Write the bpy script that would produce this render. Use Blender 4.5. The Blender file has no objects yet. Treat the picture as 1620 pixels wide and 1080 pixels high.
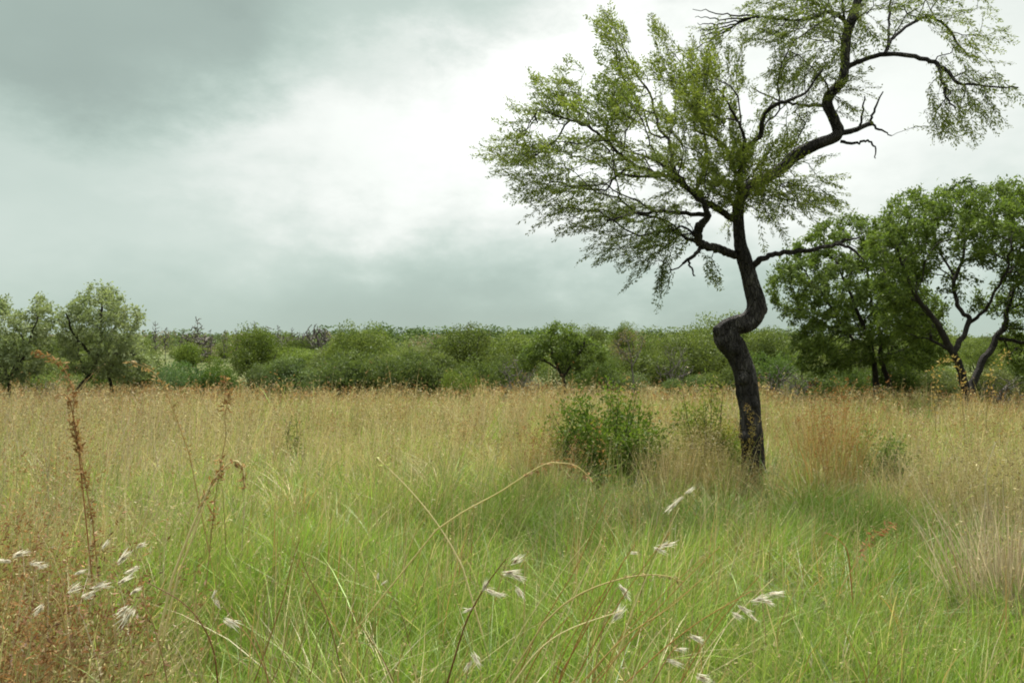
import bpy, math, random
import numpy as np
from mathutils import Vector
rnd = random.Random(7)
rng = np.random.default_rng(11)
scene = bpy.context.scene
COL = scene.collection
# ------------------------------------------------------------------ camera
F = 1260.0                       # focal length in photo pixels (1620 wide)
HOR = 580.0                      # photo row of the horizon
EYE = 1.6
PITCH = math.atan((HOR - 540.0) / F)
cam = bpy.data.cameras.new('camera')
camo = bpy.data.objects.new('camera', cam)
COL.objects.link(camo)
cam.sensor_width = 36.0
cam.lens = 36.0 * F / 1620.0
cam.clip_start = 0.05
cam.clip_end = 6000.0
camo.location = (0, 0, EYE)
camo.rotation_euler = (math.pi / 2 + PITCH, 0, 0)
scene.camera = camo
# ------------------------------------------------------------------ sky
SUN_EL, SUN_AZ = math.radians(58), math.radians(14)    # azimuth from +Y towards +X
world = bpy.data.worlds.new('World')
scene.world = world
world.use_nodes = True
wt = world.node_tree
wt.nodes.clear()


class NT:
    """tiny helper that writes node maths"""
    def __init__(s, t): s.t = t
    def new(s, k, **kw):
        n = s.t.nodes.new(k)
        for a, b in kw.items(): setattr(n, a, b)
        return n
    def put(s, sock, v):
        if hasattr(v, 'is_output'): s.t.links.new(v, sock)
        else: sock.default_value = v
    def m(s, op, a, b=0.0, c=0.0):
        n = s.new('ShaderNodeMath', operation=op)
        for k, v in enumerate((a, b, c)): s.put(n.inputs[k], v)
        return n.outputs[0]
    def smooth(s, v, lo, hi, a=0.0, b=1.0):
        n = s.new('ShaderNodeMapRange', interpolation_type='SMOOTHSTEP')
        for k, x in enumerate((v, lo, hi, a, b)): s.put(n.inputs[k], x)
        return n.outputs[0]
    def noise(s, vec, scale, detail=4, rough=0.55, dist=0.0):
        n = s.new('ShaderNodeTexNoise')
        if vec is not None: s.put(n.inputs['Vector'], vec)
        n.inputs['Scale'].default_value = scale
        n.inputs['Detail'].default_value = detail
        n.inputs['Roughness'].default_value = rough
        n.inputs['Distortion'].default_value = dist
        return n.outputs['Fac']
    def mix(s, f, a, b, blend='MIX'):
        n = s.new('ShaderNodeMix', data_type='RGBA', blend_type=blend)
        s.put(n.inputs[0], f); s.put(n.inputs[6], a); s.put(n.inputs[7], b)
        return n.outputs[2]


w = NT(wt)
tc = w.new('ShaderNodeTexCoord')
sep = w.new('ShaderNodeSeparateXYZ')
wt.links.new(tc.outputs['Generated'], sep.inputs[0])
X, Y, Z = sep.outputs
az = w.m('MULTIPLY', w.m('ARCTAN2', X, Y), 57.2958)
el = w.m('MULTIPLY', w.m('ARCSINE', Z), 57.2958)
mp = w.new('ShaderNodeMapping')
wt.links.new(tc.outputs['Generated'], mp.inputs[0])
mp.inputs['Scale'].default_value = (1, 1, 1.9)
CV = mp.outputs[0]
n_big = w.noise(CV, 2.6, 5, 0.55)
n_mid = w.noise(CV, 7.0, 6, 0.55, 0.3)
wob1 = w.m('MULTIPLY', w.m('SUBTRACT', n_mid, 0.5), 15.0)
wob2 = w.m('MULTIPLY', w.m('SUBTRACT', w.noise(CV, 5.2, 6, 0.6), 0.5), 17.0)


def bank(a0, e0, sa, se, inner, outer, wob=1.0):
    da = w.m('DIVIDE', w.m('SUBTRACT', w.m('MULTIPLY_ADD', wob1, wob, az), a0), sa)
    de = w.m('DIVIDE', w.m('SUBTRACT', w.m('MULTIPLY_ADD', wob2, wob, el), e0), se)
    d = w.m('SQRT', w.m('ADD', w.m('MULTIPLY', da, da), w.m('MULTIPLY', de, de)))
    return w.smooth(d, inner, outer, 1.0, 0.0)


# brightness of the cloud deck: thin near the horizon, three times brighter overhead
base = w.m('ADD', 0.255, w.m('MULTIPLY', w.m('SUBTRACT', n_big, 0.5), 0.10))
hz = w.smooth(w.m('ADD', el, w.m('MULTIPLY', wob2, 0.16)), 2.0, 9.0)
base = w.m('MULTIPLY', base, w.m('ADD', 0.82, w.m('MULTIPLY', hz, 0.18)))
up = w.smooth(el, 27.0, 85.0)
base = w.m('MULTIPLY', base, w.m('ADD', 1.0, w.m('MULTIPLY', up, 6.5)))
base = w.m('ADD', base, w.m('MULTIPLY', bank(16.0, 16.0, 34.0, 11.0, 0.1, 1.3), 0.12))
base = w.m('ADD', base, w.m('MULTIPLY', bank(-9.0, 14.0, 19.0, 6.5, 0.1, 1.2), 0.062))
base = w.m('ADD', base, w.m('MULTIPLY', bank(5.0, 21.0, 9.0, 8.0, 0.2, 1.4), 0.10))
dark = bank(-28.5, 21.5, 15.0, 8.6, 0.60, 1.14, 0.55)
base = w.m('MULTIPLY', base, w.m('SUBTRACT', 1.0, w.m('MULTIPLY', dark, 0.35)))
dark2 = bank(-9.0, 27.0, 20.0, 4.6, 0.45, 1.3)
base = w.m('MULTIPLY', base, w.m('SUBTRACT', 1.0, w.m('MULTIPLY', dark2, 0.12)))
dark3 = bank(2.0, 3.8, 34.0, 4.6, 0.3, 1.25, 0.35)
base = w.m('MULTIPLY', base, w.m('SUBTRACT', 1.0, w.m('MULTIPLY', dark3, 0.14)))
tint = w.mix(w.smooth(base, 0.18, 0.36), (0.81, 1.0, 0.885, 1), (0.965, 1.0, 0.945, 1))
vm = w.new('ShaderNodeVectorMath', operation='SCALE')
wt.links.new(tint, vm.inputs[0])
w.put(vm.inputs[3], base)
cloud = w.new('ShaderNodeBackground')
wt.links.new(vm.outputs[0], cloud.inputs[0])
cloud.inputs[1].default_value = 1.0
nish = w.new('ShaderNodeTexSky', sky_type='NISHITA')
nish.sun_disc = False
nish.sun_elevation = SUN_EL
nish.sun_rotation = SUN_AZ
clear = w.new('ShaderNodeBackground')
wt.links.new(nish.outputs[0], clear.inputs[0])
clear.inputs[1].default_value = 0.06
mixs = w.new('ShaderNodeMixShader')
mixs.inputs[0].default_value = 0.96
wt.links.new(clear.outputs[0], mixs.inputs[1])
wt.links.new(cloud.outputs[0], mixs.inputs[2])
wo = w.new('ShaderNodeOutputWorld')
wt.links.new(mixs.outputs[0], wo.inputs[0])

sl = bpy.data.lights.new('sun', 'SUN')
sl.energy = 2.8
sl.angle = math.radians(10)
sl.color = (1.0, 0.95, 0.86)
so = bpy.data.objects.new('sun', sl)
COL.objects.link(so)
sd = Vector((math.sin(SUN_AZ) * math.cos(SUN_EL), math.cos(SUN_AZ) * math.cos(SUN_EL), math.sin(SUN_EL)))
so.rotation_euler = sd.to_track_quat('Z', 'Y').to_euler()
so.location = (0, 0, 40)
vs = scene.view_settings
scene.display_settings.display_device = 'sRGB'
vs.view_transform = 'Standard'
vs.look = 'None'
vs.exposure = 1.5
vs.gamma = 1.0
vs.use_curve_mapping = False
cy = scene.cycles
cy.max_bounces = 7
cy.diffuse_bounces = 3
cy.transmission_bounces = 4
cy.glossy_bounces = 2
cy.transparent_max_bounces = 4
cy.pixel_filter_type = 'BLACKMAN_HARRIS'
cy.filter_width = 1.9

# ------------------------------------------------------------------ helpers
_CP, _SP = math.cos(PITCH), math.sin(PITCH)


def P(px, py, D):
    """world point at photo pixel px, py and distance D along the ground"""
    cx, cyy = (px - 810.0) / F, -(py - 540.0) / F
    fy = _CP - cyy * _SP
    fz = _SP + cyy * _CP
    return np.array((cx * D / fy, D, EYE + fz * D / fy))


def XatD(px, D): return (px - 810.0) / F * D


def ground_z(x, y):
    x = np.asarray(x, float); y = np.asarray(y, float)
    t = np.clip((y - 55.0) / 260.0, 0, 1)
    ramp = 9.6 * (t * t * (3 - 2 * t) * 0.55 + t * 0.45)
    und = 0.05 * np.sin(x * 0.55 + 1.0) * np.cos(y * 0.43) + 0.03 * np.sin(x * 1.3 + y * 0.9)
    far = np.clip((y - 60) / 150, 0, 1) * 0.9 * np.sin(x * 0.021 + 0.6) * np.cos(y * 0.017)
    far = far - 0.5 * np.clip((y - 12) / 30, 0, 1) ** 1.2 * np.clip((75 - y) / 20, 0, 1)
    back = np.clip((y - 340.0) / 300.0, 0, 1) * 4.5
    return ramp + und * np.clip(1.5 - y / 60, 0.2, 1) + far - back


def vnoise(x, y, scale, seed=0):
    """smooth value noise on the plane, 0..1"""
    r = np.random.default_rng(seed).random((64, 64))
    u, v = np.asarray(x) / scale + 1000.3, np.asarray(y) / scale + 1000.7
    i, j = np.floor(u).astype(int), np.floor(v).astype(int)
    fu, fv = u - i, v - j
    fu, fv = fu * fu * (3 - 2 * fu), fv * fv * (3 - 2 * fv)
    a = r[i % 64, j % 64]; b = r[(i + 1) % 64, j % 64]
    c = r[i % 64, (j + 1) % 64]; d = r[(i + 1) % 64, (j + 1) % 64]
    return (a * (1 - fu) + b * fu) * (1 - fv) + (c * (1 - fu) + d * fu) * fv


class Geo:
    """collects vertices, colours and polygons (numpy) and builds ONE mesh"""
    def __init__(s): s.v, s.c, s.f, s.n, s.mi = [], [], [], 0, []
    def add(s, v, polys, col, mi=0):
        v = np.asarray(v, np.float32).reshape(-1, 3)
        col = np.asarray(col, np.float32)
        if col.ndim == 1: col = np.broadcast_to(col, (len(v), 3))
        s.v.append(v); s.c.append(col)
        for p in (polys if isinstance(polys, (list, tuple)) else [polys]):
            p = np.asarray(p, np.int32)
            if p.size:
                s.f.append(p + s.n); s.mi.append(np.full(len(p), mi, np.int32))
        s.n += len(v)
        return s
    def mesh(s, name, mats, smooth=False):
        me = bpy.data.meshes.new(name)
        v = np.concatenate(s.v); c = np.concatenate(s.c)
        me.vertices.add(len(v))
        me.vertices.foreach_set('co', v.ravel())
        sizes = np.concatenate([np.full(len(f), f.shape[1], np.int32) for f in s.f])
        loops = np.concatenate([f.ravel() for f in s.f])
        starts = np.concatenate(([0], np.cumsum(sizes)[:-1])).astype(np.int32)
        me.loops.add(len(loops)); me.loops.foreach_set('vertex_index', loops)
        me.polygons.add(len(sizes))
        me.polygons.foreach_set('loop_start', starts)
        me.polygons.foreach_set('loop_total', sizes)
        me.polygons.foreach_set('material_index', np.concatenate(s.mi))
        if smooth: me.polygons.foreach_set('use_smooth', np.ones(len(sizes), bool))
        at = me.attributes.new('col', 'FLOAT_COLOR', 'POINT')
        at.data.foreach_set('color', np.concatenate([c, np.ones((len(c), 1), np.float32)], 1).ravel())
        for m in (mats if isinstance(mats, (list, tuple)) else [mats]): me.materials.append(m)
        me.update(calc_edges=True)
        return me


def link(name, me, parent=None, **props):
    o = bpy.data.objects.new(name, me)
    COL.objects.link(o)
    if parent is not None: o.parent = parent
    for k, v in props.items(): o[k] = v
    return o


def thing(name, label, cat, loc, group=None):
    o = bpy.data.objects.new(name, None)
    o.empty_display_size = 0.2
    COL.objects.link(o)
    o.location = [float(q) for q in loc]
    o['label'] = label; o['category'] = cat
    if group: o['group'] = group
    return o


def nrm(a): return a / np.maximum(np.linalg.norm(a, axis=-1, keepdims=True), 1e-9)


def spline(pts, k=6):
    """Catmull-Rom through rows of pts"""
    pts = np.asarray(pts, float)
    q = np.vstack([2 * pts[0] - pts[1], pts, 2 * pts[-1] - pts[-2]])
    out = []
    for i in range(len(pts) - 1):
        a, b, c, d = q[i:i + 4]
        for t in np.linspace(0, 1, k, endpoint=False):
            out.append(0.5 * ((2 * b) + (c - a) * t + (2 * a - 5 * b + 4 * c - d) * t * t + (3 * b - a - 3 * c + d) * t ** 3))
    out.append(pts[-1])
    return np.array(out)


def tube(geo, path, rad, sides=10, col=(1, 1, 1), lump=0.0, seed=0, mi=0, cap=True, bark=0.0):
    path = np.asarray(path, float); rad = np.asarray(rad, float)
    n = len(path)
    t = nrm(np.gradient(path, axis=0))
    ref = np.array((0.0, 1.0, 0.0)) if abs(t[0][1]) < 0.9 else np.array((1.0, 0, 0))
    us = []
    u = nrm(np.cross(ref, t[0]))
    for i in range(n):
        u = nrm(u - t[i] * np.dot(u, t[i])); us.append(u)
    us = np.array(us); vs_ = np.cross(t, us)
    a = np.linspace(0, 2 * math.pi, sides, endpoint=False)
    r = np.repeat(rad[:, None], sides, 1)
    if lump:
        g = np.random.default_rng(seed)
        ph = g.random(6) * 6.3
        s = np.cumsum(np.r_[0, np.linalg.norm(np.diff(path, axis=0), axis=1)]) / max(rad.max(), 1e-6)
        for k_, (fa, fs) in enumerate(((2, .55), (3, .9), (5, 1.6), (7, .35), (4, 2.6))):
            r = r * (1 + lump * np.sin(a[None] * fa + ph[k_] + 1.3 * np.sin(s[:, None] * fs + ph[k_ - 1])) * (.6 if k_ < 3 else .45))
    if bark:
        sl_ = np.cumsum(np.r_[0, np.linalg.norm(np.diff(path, axis=0), axis=1)])[:, None]
        rel = 0
        for fa, fs, am, sc in ((1.0, .9, .5, .42), (1.0, 1.3, .35, .22), (1.0, 2.6, .3, .12)):
            vn_ = vnoise(np.cos(a)[None] + sl_ * fs + seed, np.sin(a)[None] + sl_ * fs * .37, sc, 50 + seed)
            rel = rel + am * (1 - 2 * np.abs(2 * vn_ - 1))
        r = r * (1 + bark * rel)
    v = path[:, None] + (us[:, None] * np.cos(a)[None, :, None] + vs_[:, None] * np.sin(a)[None, :, None]) * r[:, :, None]
    i = np.arange(n - 1)[:, None] * sides; j = np.arange(sides)[None]; j2 = (j + 1) % sides
    q = np.stack([i + j, i + j2, i + sides + j2, i + sides + j], -1).reshape(-1, 4)
    polys = [q]
    v = v.reshape(-1, 3)
    if cap:
        v = np.vstack([v, path[-1] + t[-1] * rad[-1] * .5])
        k = n * sides; b = (n - 1) * sides
        polys.append(np.array([(b + jj, b + (jj + 1) % sides, k) for jj in range(sides)]))
    geo.add(v, polys, col, mi)


def prisms(geo, a, b, ra, rb, col, mi=0):
    """three-sided tapered twigs from a to b, all at once"""
    a, b = np.asarray(a, float), np.asarray(b, float)
    d = nrm(b - a)
    ref = np.where(np.abs(d[:, 2:3]) < 0.9, np.array([[0, 0, 1.0]]), np.array([[1.0, 0, 0]]))
    u = nrm(np.cross(d, ref)); v = np.cross(d, u)
    rings = []
    for p, r in ((a, ra), (b, rb)):
        for k in range(3):
            th = 2.0944 * k
            rings.append(p + (u * math.cos(th) + v * math.sin(th)) * np.asarray(r)[:, None])
    V = np.stack(rings, 1).reshape(-1, 3)
    n = len(a); i = np.arange(n)[:, None] * 6
    f = np.concatenate([i + np.array([[k, (k + 1) % 3, 3 + (k + 1) % 3, 3 + k]]) for k in range(3)])
    geo.add(V, f, col, mi)


def diamonds(geo, p, axis, nor, L, W, col, bend=0.15, mi=0):
    """leaf shapes: base, two shoulders, tip, folded a little along the midrib"""
    axis = nrm(axis); side = nrm(np.cross(axis, nor)); nn = np.cross(side, axis)
    L = np.asarray(L)[:, None]; W = np.asarray(W)[:, None]
    mid = p + axis * L * 0.45
    V = np.stack([p, mid + side * W * .5 + nn * W * bend, p + axis * L - nn * L * bend * .6, mid - side * W * .5 + nn * W * bend], 1).reshape(-1, 3)
    n = len(p); f = np.arange(n)[:, None] * 4 + np.array([[0, 1, 2, 3]])
    c = np.repeat(np.asarray(col, np.float32), 4, 0) if np.ndim(col) == 2 else col
    geo.add(V, f, c, mi)


# ------------------------------------------------------------------ materials
def leaf_mat(name, trans=0.40, gloss=0.012, objcol=True, tcol=(1.05, 1.1, 0.7)):
    m = bpy.data.materials.new(name); m.use_nodes = True
    t = m.node_tree; t.nodes.clear(); h = NT(t)
    at = h.new('ShaderNodeAttribute', attribute_name='col')
    c = at.outputs['Color']
    if objcol:
        oi = h.new('ShaderNodeObjectInfo')
        c = h.mix(1.0, c, oi.outputs['Color'], 'MULTIPLY')
    d = h.new('ShaderNodeBsdfDiffuse'); t.links.new(c, d.inputs[0])
    tr = h.new('ShaderNodeBsdfTranslucent'); t.links.new(h.mix(1.0, c, (*tcol, 1), 'MULTIPLY'), tr.inputs[0])
    g = h.new('ShaderNodeBsdfGlossy'); g.inputs['Roughness'].default_value = 0.5
    g.inputs[0].default_value = (.9, .9, .9, 1)
    a = h.new('ShaderNodeMixShader'); a.inputs[0].default_value = trans
    t.links.new(d.outputs[0], a.inputs[1]); t.links.new(tr.outputs[0], a.inputs[2])
    b = h.new('ShaderNodeMixShader'); b.inputs[0].default_value = gloss
    t.links.new(a.outputs[0], b.inputs[1]); t.links.new(g.outputs[0], b.inputs[2])
    o = h.new('ShaderNodeOutputMaterial'); t.links.new(b.outputs[0], o.inputs[0])
    return m


def bark_mat(name, dark, light, scale=1.0, amount=0.45):
    m = bpy.data.materials.new(name); m.use_nodes = True
    t = m.node_tree; h = NT(t)
    b = t.nodes['Principled BSDF']
    tcn = h.new('ShaderNodeTexCoord')
    mpn = h.new('ShaderNodeMapping'); t.links.new(tcn.outputs['Object'], mpn.inputs[0])
    mpn.inputs['Scale'].default_value = (scale, scale, scale * 0.28)
    vor = h.new('ShaderNodeTexVoronoi', feature='DISTANCE_TO_EDGE')
    t.links.new(mpn.outputs[0], vor.inputs['Vector']); vor.inputs['Scale'].default_value = 26
    n1 = h.noise(mpn.outputs[0], 9, 6, 0.65)
    n2 = h.noise(tcn.outputs['Object'], 2.2 * scale, 4, 0.6)
    f = h.m('MULTIPLY', h.smooth(n1, 0.38, 0.70), h.smooth(n2, 0.34, 0.66))
    c = h.mix(h.m('MULTIPLY', f, amount * 2), (*dark, 1), (*light, 1))
    t.links.new(c, b.inputs['Base Color'])
    b.inputs['Roughness'].default_value = 0.85
    b.inputs['Specular IOR Level'].default_value = 0.25
    hgt = h.m('ADD', h.smooth(vor.outputs['Distance'], 0.0, 0.14), h.m('MULTIPLY', n1, 0.9))
    bp = h.new('ShaderNodeBump'); bp.inputs['Strength'].default_value = 1.0; bp.inputs['Distance'].default_value = 0.06 / scale
    t.links.new(hgt, bp.inputs['Height']); t.links.new(bp.outputs[0], b.inputs['Normal'])
    return m


M_LEAF = leaf_mat('leaf')
M_GRASS = leaf_mat('grass_blade', 0.42, 0.03, False, (1.05, 1.1, 0.75))
M_DRY = leaf_mat('dry_straw', 0.34, 0.015, False, (1.05, 1.0, 0.85))
M_FLUFF = leaf_mat('seed_fluff', 0.5, 0.01, False, (1, 1, 1))
M_BARK = bark_mat('dark_bark', (0.017, 0.0145, 0.0125), (0.115, 0.105, 0.095))
M_BARK2 = bark_mat('brown_bark', (0.026, 0.022, 0.018), (0.09, 0.08, 0.065))
M_GREY = bark_mat('dead_grey_wood', (0.13, 0.115, 0.10), (0.30, 0.27, 0.24))

mg = bpy.data.materials.new('earth_and_turf'); mg.use_nodes = True
h = NT(mg.node_tree); gb = mg.node_tree.nodes['Principled BSDF']
gp = h.new('ShaderNodeNewGeometry').outputs['Position']
ga = h.noise(gp, 0.9, 5, 0.6); gc = h.noise(gp, 14, 5, 0.65); gl = h.noise(gp, 0.035, 4, 0.5)
cc = h.mix(h.smooth(ga, 0.35, 0.65), (0.055, 0.06, 0.022, 1), (0.095, 0.085, 0.04, 1))
cc = h.mix(h.smooth(gc, 0.45, 0.8), cc, (0.05, 0.038, 0.024, 1))
spx = h.new('ShaderNodeSeparateXYZ'); mg.node_tree.links.new(gp, spx.inputs[0])
farf = h.smooth(spx.outputs[1], 50, 90)
cf = h.mix(h.smooth(gl, 0.38, 0.62), (0.065, 0.08, 0.028, 1), (0.105, 0.11, 0.042, 1))
cf = h.mix(h.m('MULTIPLY', h.smooth(ga, 0.5, 0.75), 0.5), cf, (0.09, 0.10, 0.045, 1))
cc = h.mix(farf, cc, cf)
mg.node_tree.links.new(cc, gb.inputs['Base Color']); gb.inputs['Roughness'].default_value = 0.95
gb.inputs['Specular IOR Level'].default_value = 0.1
bp = h.new('ShaderNodeBump'); bp.inputs['Strength'].default_value = .7; bp.inputs['Distance'].default_value = .05
mg.node_tree.links.new(gc, bp.inputs['Height']); mg.node_tree.links.new(bp.outputs[0], gb.inputs['Normal'])

# ------------------------------------------------------------------ ground
ys = np.concatenate([np.linspace(-30, 20, 51), np.geomspace(22, 5000, 110)])
us_ = np.linspace(-1, 1, 81)
gx = us_[None] * (40 + np.abs(ys)[:, None] * 1.3); gy = np.repeat(ys[:, None], 81, 1)
gv = np.stack([gx, gy, ground_z(gx, gy)], -1).reshape(-1, 3)
i = np.arange(len(ys) - 1)[:, None] * 81; j = np.arange(80)[None]
gq = np.stack([i + j, i + j + 1, i + 81 + j + 1, i + 81 + j], -1).reshape(-1, 4)
link('ground', Geo().add(gv, gq, (1, 1, 1)).mesh('ground', mg, True), kind='structure',
     label='gently rising savanna ground under the grass and bushes')


# ------------------------------------------------------------------ trees
def in_poly(px, py, poly):
    poly = np.asarray(poly, float); c = np.zeros(len(px), bool); j = len(poly) - 1
    for i in range(len(poly)):
        xi, yi = poly[i]; xj, yj = poly[j]
        if yi != yj: c ^= ((yi > py) != (yj > py)) & (px < (xj - xi) * (py - yi) / (yj - yi) + xi)
        j = i
    return c


def edge_dist(px, py, poly):
    poly = np.asarray(poly, float); d = np.full(len(px), 1e9)
    for i in range(len(poly)):
        a, b = poly[i - 1], poly[i]; ab = b - a
        t = np.clip(((px - a[0]) * ab[0] + (py - a[1]) * ab[1]) / max(ab @ ab, 1e-9), 0, 1)
        d = np.minimum(d, np.hypot(px - a[0] - t * ab[0], py - a[1] - t * ab[1]))
    return d


def crown_points(poly, D, n, deep, g, mind=0.0, shift=0.0, clump=26.0, gap=.34):
    """points in the volume whose outline seen from the path is poly, deep metres thick at its middle"""
    poly = np.asarray(poly, float); lo, hi = poly.min(0), poly.max(0)
    out = []
    while len(out) < n:
        px = lo[0] + g.random(n * 3) * (hi[0] - lo[0]); py = lo[1] + g.random(n * 3) * (hi[1] - lo[1])
        k = in_poly(px, py, poly) & (vnoise(px + shift * 9, py, clump, int(poly[0][0]) % 97) > gap + .25 * (g.random(n * 3) - .5)); px, py = px[k], py[k]
        e = edge_dist(px, py, poly) / F * D
        half = deep * np.sqrt(np.clip(1 - (1 - np.clip(e / deep, 0, 1)) ** 2, 0, 1))
        dy = (g.random(len(px)) * 2 - 1) * half + shift
        for a, b, c in zip(px, py, dy):
            q = P(a, b, D + c)
            if mind and out and np.min(np.sum((np.array(out[-400:]) - q) ** 2, 1)) < mind * mind: continue
            out.append(q)
            if len(out) >= n: break
        mind *= 0.9
    return np.array(out)


class Tree:
    """limbs traced or given; twigs attached to reach every crown point; leaves on the twigs' outer ends"""
    def __init__(s, limbs, targets, g, step=0.16, tip_r=0.0035, expo=0.5, path_w=0.3, droop=0.12, arch=0.5):
        s.limbs = limbs; s.g = g
        pos, par, dire, plen, rmax = [], [], [], [], []
        for pts, rad in limbs:
            d = nrm(np.gradient(pts, axis=0)); L = 0.0
            start = len(pos)
            if start:
                q = np.array(pos); k = int(np.argmin(np.sum((q - pts[0]) ** 2, 1))); L = plen[k]
            else: k = -1
            for i in range(len(pts)):
                pos.append(pts[i]); par.append(k if i == 0 else len(pos) - 2); dire.append(d[i]); rmax.append(rad[i])
                if i: L += np.linalg.norm(pts[i] - pts[i - 1])
                plen.append(L)
        s.n0 = len(pos)
        N = s.n0 + int(len(targets) * 40)
        A = np.zeros((N, 3)); Dr = np.zeros((N, 3)); PL = np.zeros(N); PA = np.full(N, -1)
        n = s.n0
        A[:n] = pos; Dr[:n] = dire; PL[:n] = plen; PA[:n] = par
        base = np.array([A[:n][np.argmin(np.sum((A[:n] - t) ** 2, 1))] for t in targets])
        order = np.argsort(np.linalg.norm(base - targets, axis=1) + g.random(len(targets)) * 0.15)
        tall = min(r for r in rmax)
        s.tips, s.order = [], []
        zmin = limbs[0][0][0][2]
        ok0 = np.array([r < 0.8 * max(rmax) for r in rmax])
        if not ok0.any(): ok0[:] = True
        for k in order:
            t = targets[k]
            dv = t - A[:n]; dist = np.linalg.norm(dv, axis=1)
            cosang = np.einsum('ij,ij->i', dv, Dr[:n]) / np.maximum(dist, 1e-6)
            cost = dist * (1.25 - 0.35 * cosang) + path_w * PL[:n] * 0.5
            cost[:s.n0][~ok0] += 3.0
            a = int(np.argmin(cost)); L = dist[a]
            if L < 1e-4: continue
            m = max(2, int(math.ceil(L / step)))
            if n + m >= N: break
            c1 = A[a] + Dr[a] * L * 0.35 * arch + np.array((0, 0, 0.10 * L))
            jit = g.normal(0, 0.028 * L / 1.5 + 0.008, 3)
            tt = np.linspace(0, 1, m + 1)[1:, None]
            mid = (A[a] + t) / 2 * (1 - arch) + c1 * arch + jit + g.normal(0, 0.02, 3)
            pth = (1 - tt) ** 2 * A[a] + 2 * tt * (1 - tt) * mid + tt ** 2 * t
            pth[:, 2] -= droop * L * tt[:, 0] ** 3 * 0.5
            pth[:-1] += g.normal(0, step * 0.06, (m - 1, 3))
            prev = a
            for i in range(m):
                A[n] = pth[i]; PA[n] = prev; PL[n] = PL[prev] + L / m
                Dr[n] = pth[i] - A[prev]; Dr[n] /= max(np.linalg.norm(Dr[n]), 1e-6)
                prev = n; n += 1
            s.tips.append(prev); s.order.append(k)
        s.A, s.Dr, s.PA, s.PL, s.n = A[:n], Dr[:n], PA[:n], PL[:n], n
        cnt = np.zeros(n)
        cnt[s.tips] = 1
        s.hop = np.full(n, 0.0)
        for q in range(n - 1, s.n0 - 1, -1):
            p = PA[q]; cnt[p] += cnt[q]
            s.hop[p] = max(s.hop[p], s.hop[q] + np.linalg.norm(A[q] - A[p]))
        s.cnt = cnt
        s.r = tip_r * np.maximum(cnt, 1) ** expo
    def twigs(s, geo, col, mi=0, rscale=1.0, minr=0.0):
        q = np.arange(s.n0, s.n); p = s.PA[q]
        ra = np.minimum(s.r[p], s.r[q] * 1.35); ra = np.where(p < s.n0, s.r[q] * 1.25, ra)
        prisms(geo, s.A[p], s.A[q], np.maximum(ra * rscale, minr), np.maximum(s.r[q] * rscale, minr), col, mi)
    def fronds(s, geo, dirs, length, per, L, W, pal, mi=0, wmi=1, droop=.25, rad=.0026):
        """a straight drooping end twig at each tip, feathered with leaves on both sides"""
        g = s.g; a = s.A[s.tips]; n = len(a)
        ln = length * (.6 + .7 * g.random((n, 1)))
        d = nrm(dirs[:n]); side = nrm(np.cross(d, np.array((0, 0, 1.0)) + g.normal(0, .35, (n, 3))))
        e1 = a + d * ln * .5; e2 = a + d * ln - np.array((0, 0, 1.0)) * ln * droop * .5
        prisms(geo, a, e1, np.full(n, rad), np.full(n, rad * .8), (1, 1, 1), wmi)
        prisms(geo, e1, e2, np.full(n, rad * .8), np.full(n, rad * .5), (1, 1, 1), wmi)
        k = np.repeat(np.arange(n), per); m = len(k); t = g.random((m, 1)) ** .85
        p = np.where(t < .5, a[k] + (e1 - a)[k] * t * 2, e1[k] + (e2 - e1)[k] * (t - .5) * 2)
        sg = np.where(g.random((m, 1)) < .5, -1.0, 1.0)
        prof = np.sin(np.pi * np.clip(.12 + .8 * t, 0, 1))
        p = p + side[k] * sg * prof * .035 * g.random((m, 1)) + g.normal(0, .012, (m, 3))
        ax = d[k] * .75 + side[k] * sg * .7 + g.normal(0, .28, (m, 3)) - np.array((0, 0, .06))
        no = nrm(np.cross(side[k], d[k]) + g.normal(0, .4, (m, 3)))
        diamonds(geo, p, ax, no, (L * (.45 + .75 * prof) * (.7 + .6 * g.random((m, 1))))[:, 0], W * (.7 + .6 * g.random(m)), leaf_colours(p, pal, g), .1, mi)
        return m
    def leaves(s, geo, outer, per_m, L, W, pal, mi=0, spread=0.04, hang=0.15, seed=0, flat=0.6, keep=None):
        """leaves along every twig closer than `outer` to its end"""
        g = s.g
        q = np.arange(s.n0, s.n)
        q = q[(s.hop[q] < outer)]
        if keep is not None: q = q[keep(s.A[q])]
        p = s.PA[q]; seg = np.linalg.norm(s.A[q] - s.A[p], axis=1)
        dens = per_m * (0.55 + 0.9 * g.random(len(q)))
        k = g.poisson(seg * dens)
        idx = np.repeat(np.arange(len(q)), k)
        n = len(idx); t = g.random((n, 1))
        pos = s.A[p][idx] * (1 - t) + s.A[q][idx] * t + g.normal(0, spread, (n, 3))
        ax = s.Dr[q][idx] * 0.75 + nrm(g.normal(0, 1, (n, 3))) * 0.8 + np.array((0, 0, -hang))
        no = nrm(g.normal(0, 1, (n, 3)) * (1 - flat) + np.array((0, 0, flat)))
        tip = s.hop[q][idx][:, None] / max(outer, 1e-6)
        c = leaf_colours(pos, pal, g)
        ll = L * (0.6 + 0.8 * g.random(n))
        diamonds(geo, pos, ax, no, ll, W * (0.7 + 0.6 * g.random(n)), c, 0.12, mi)
        return n


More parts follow.
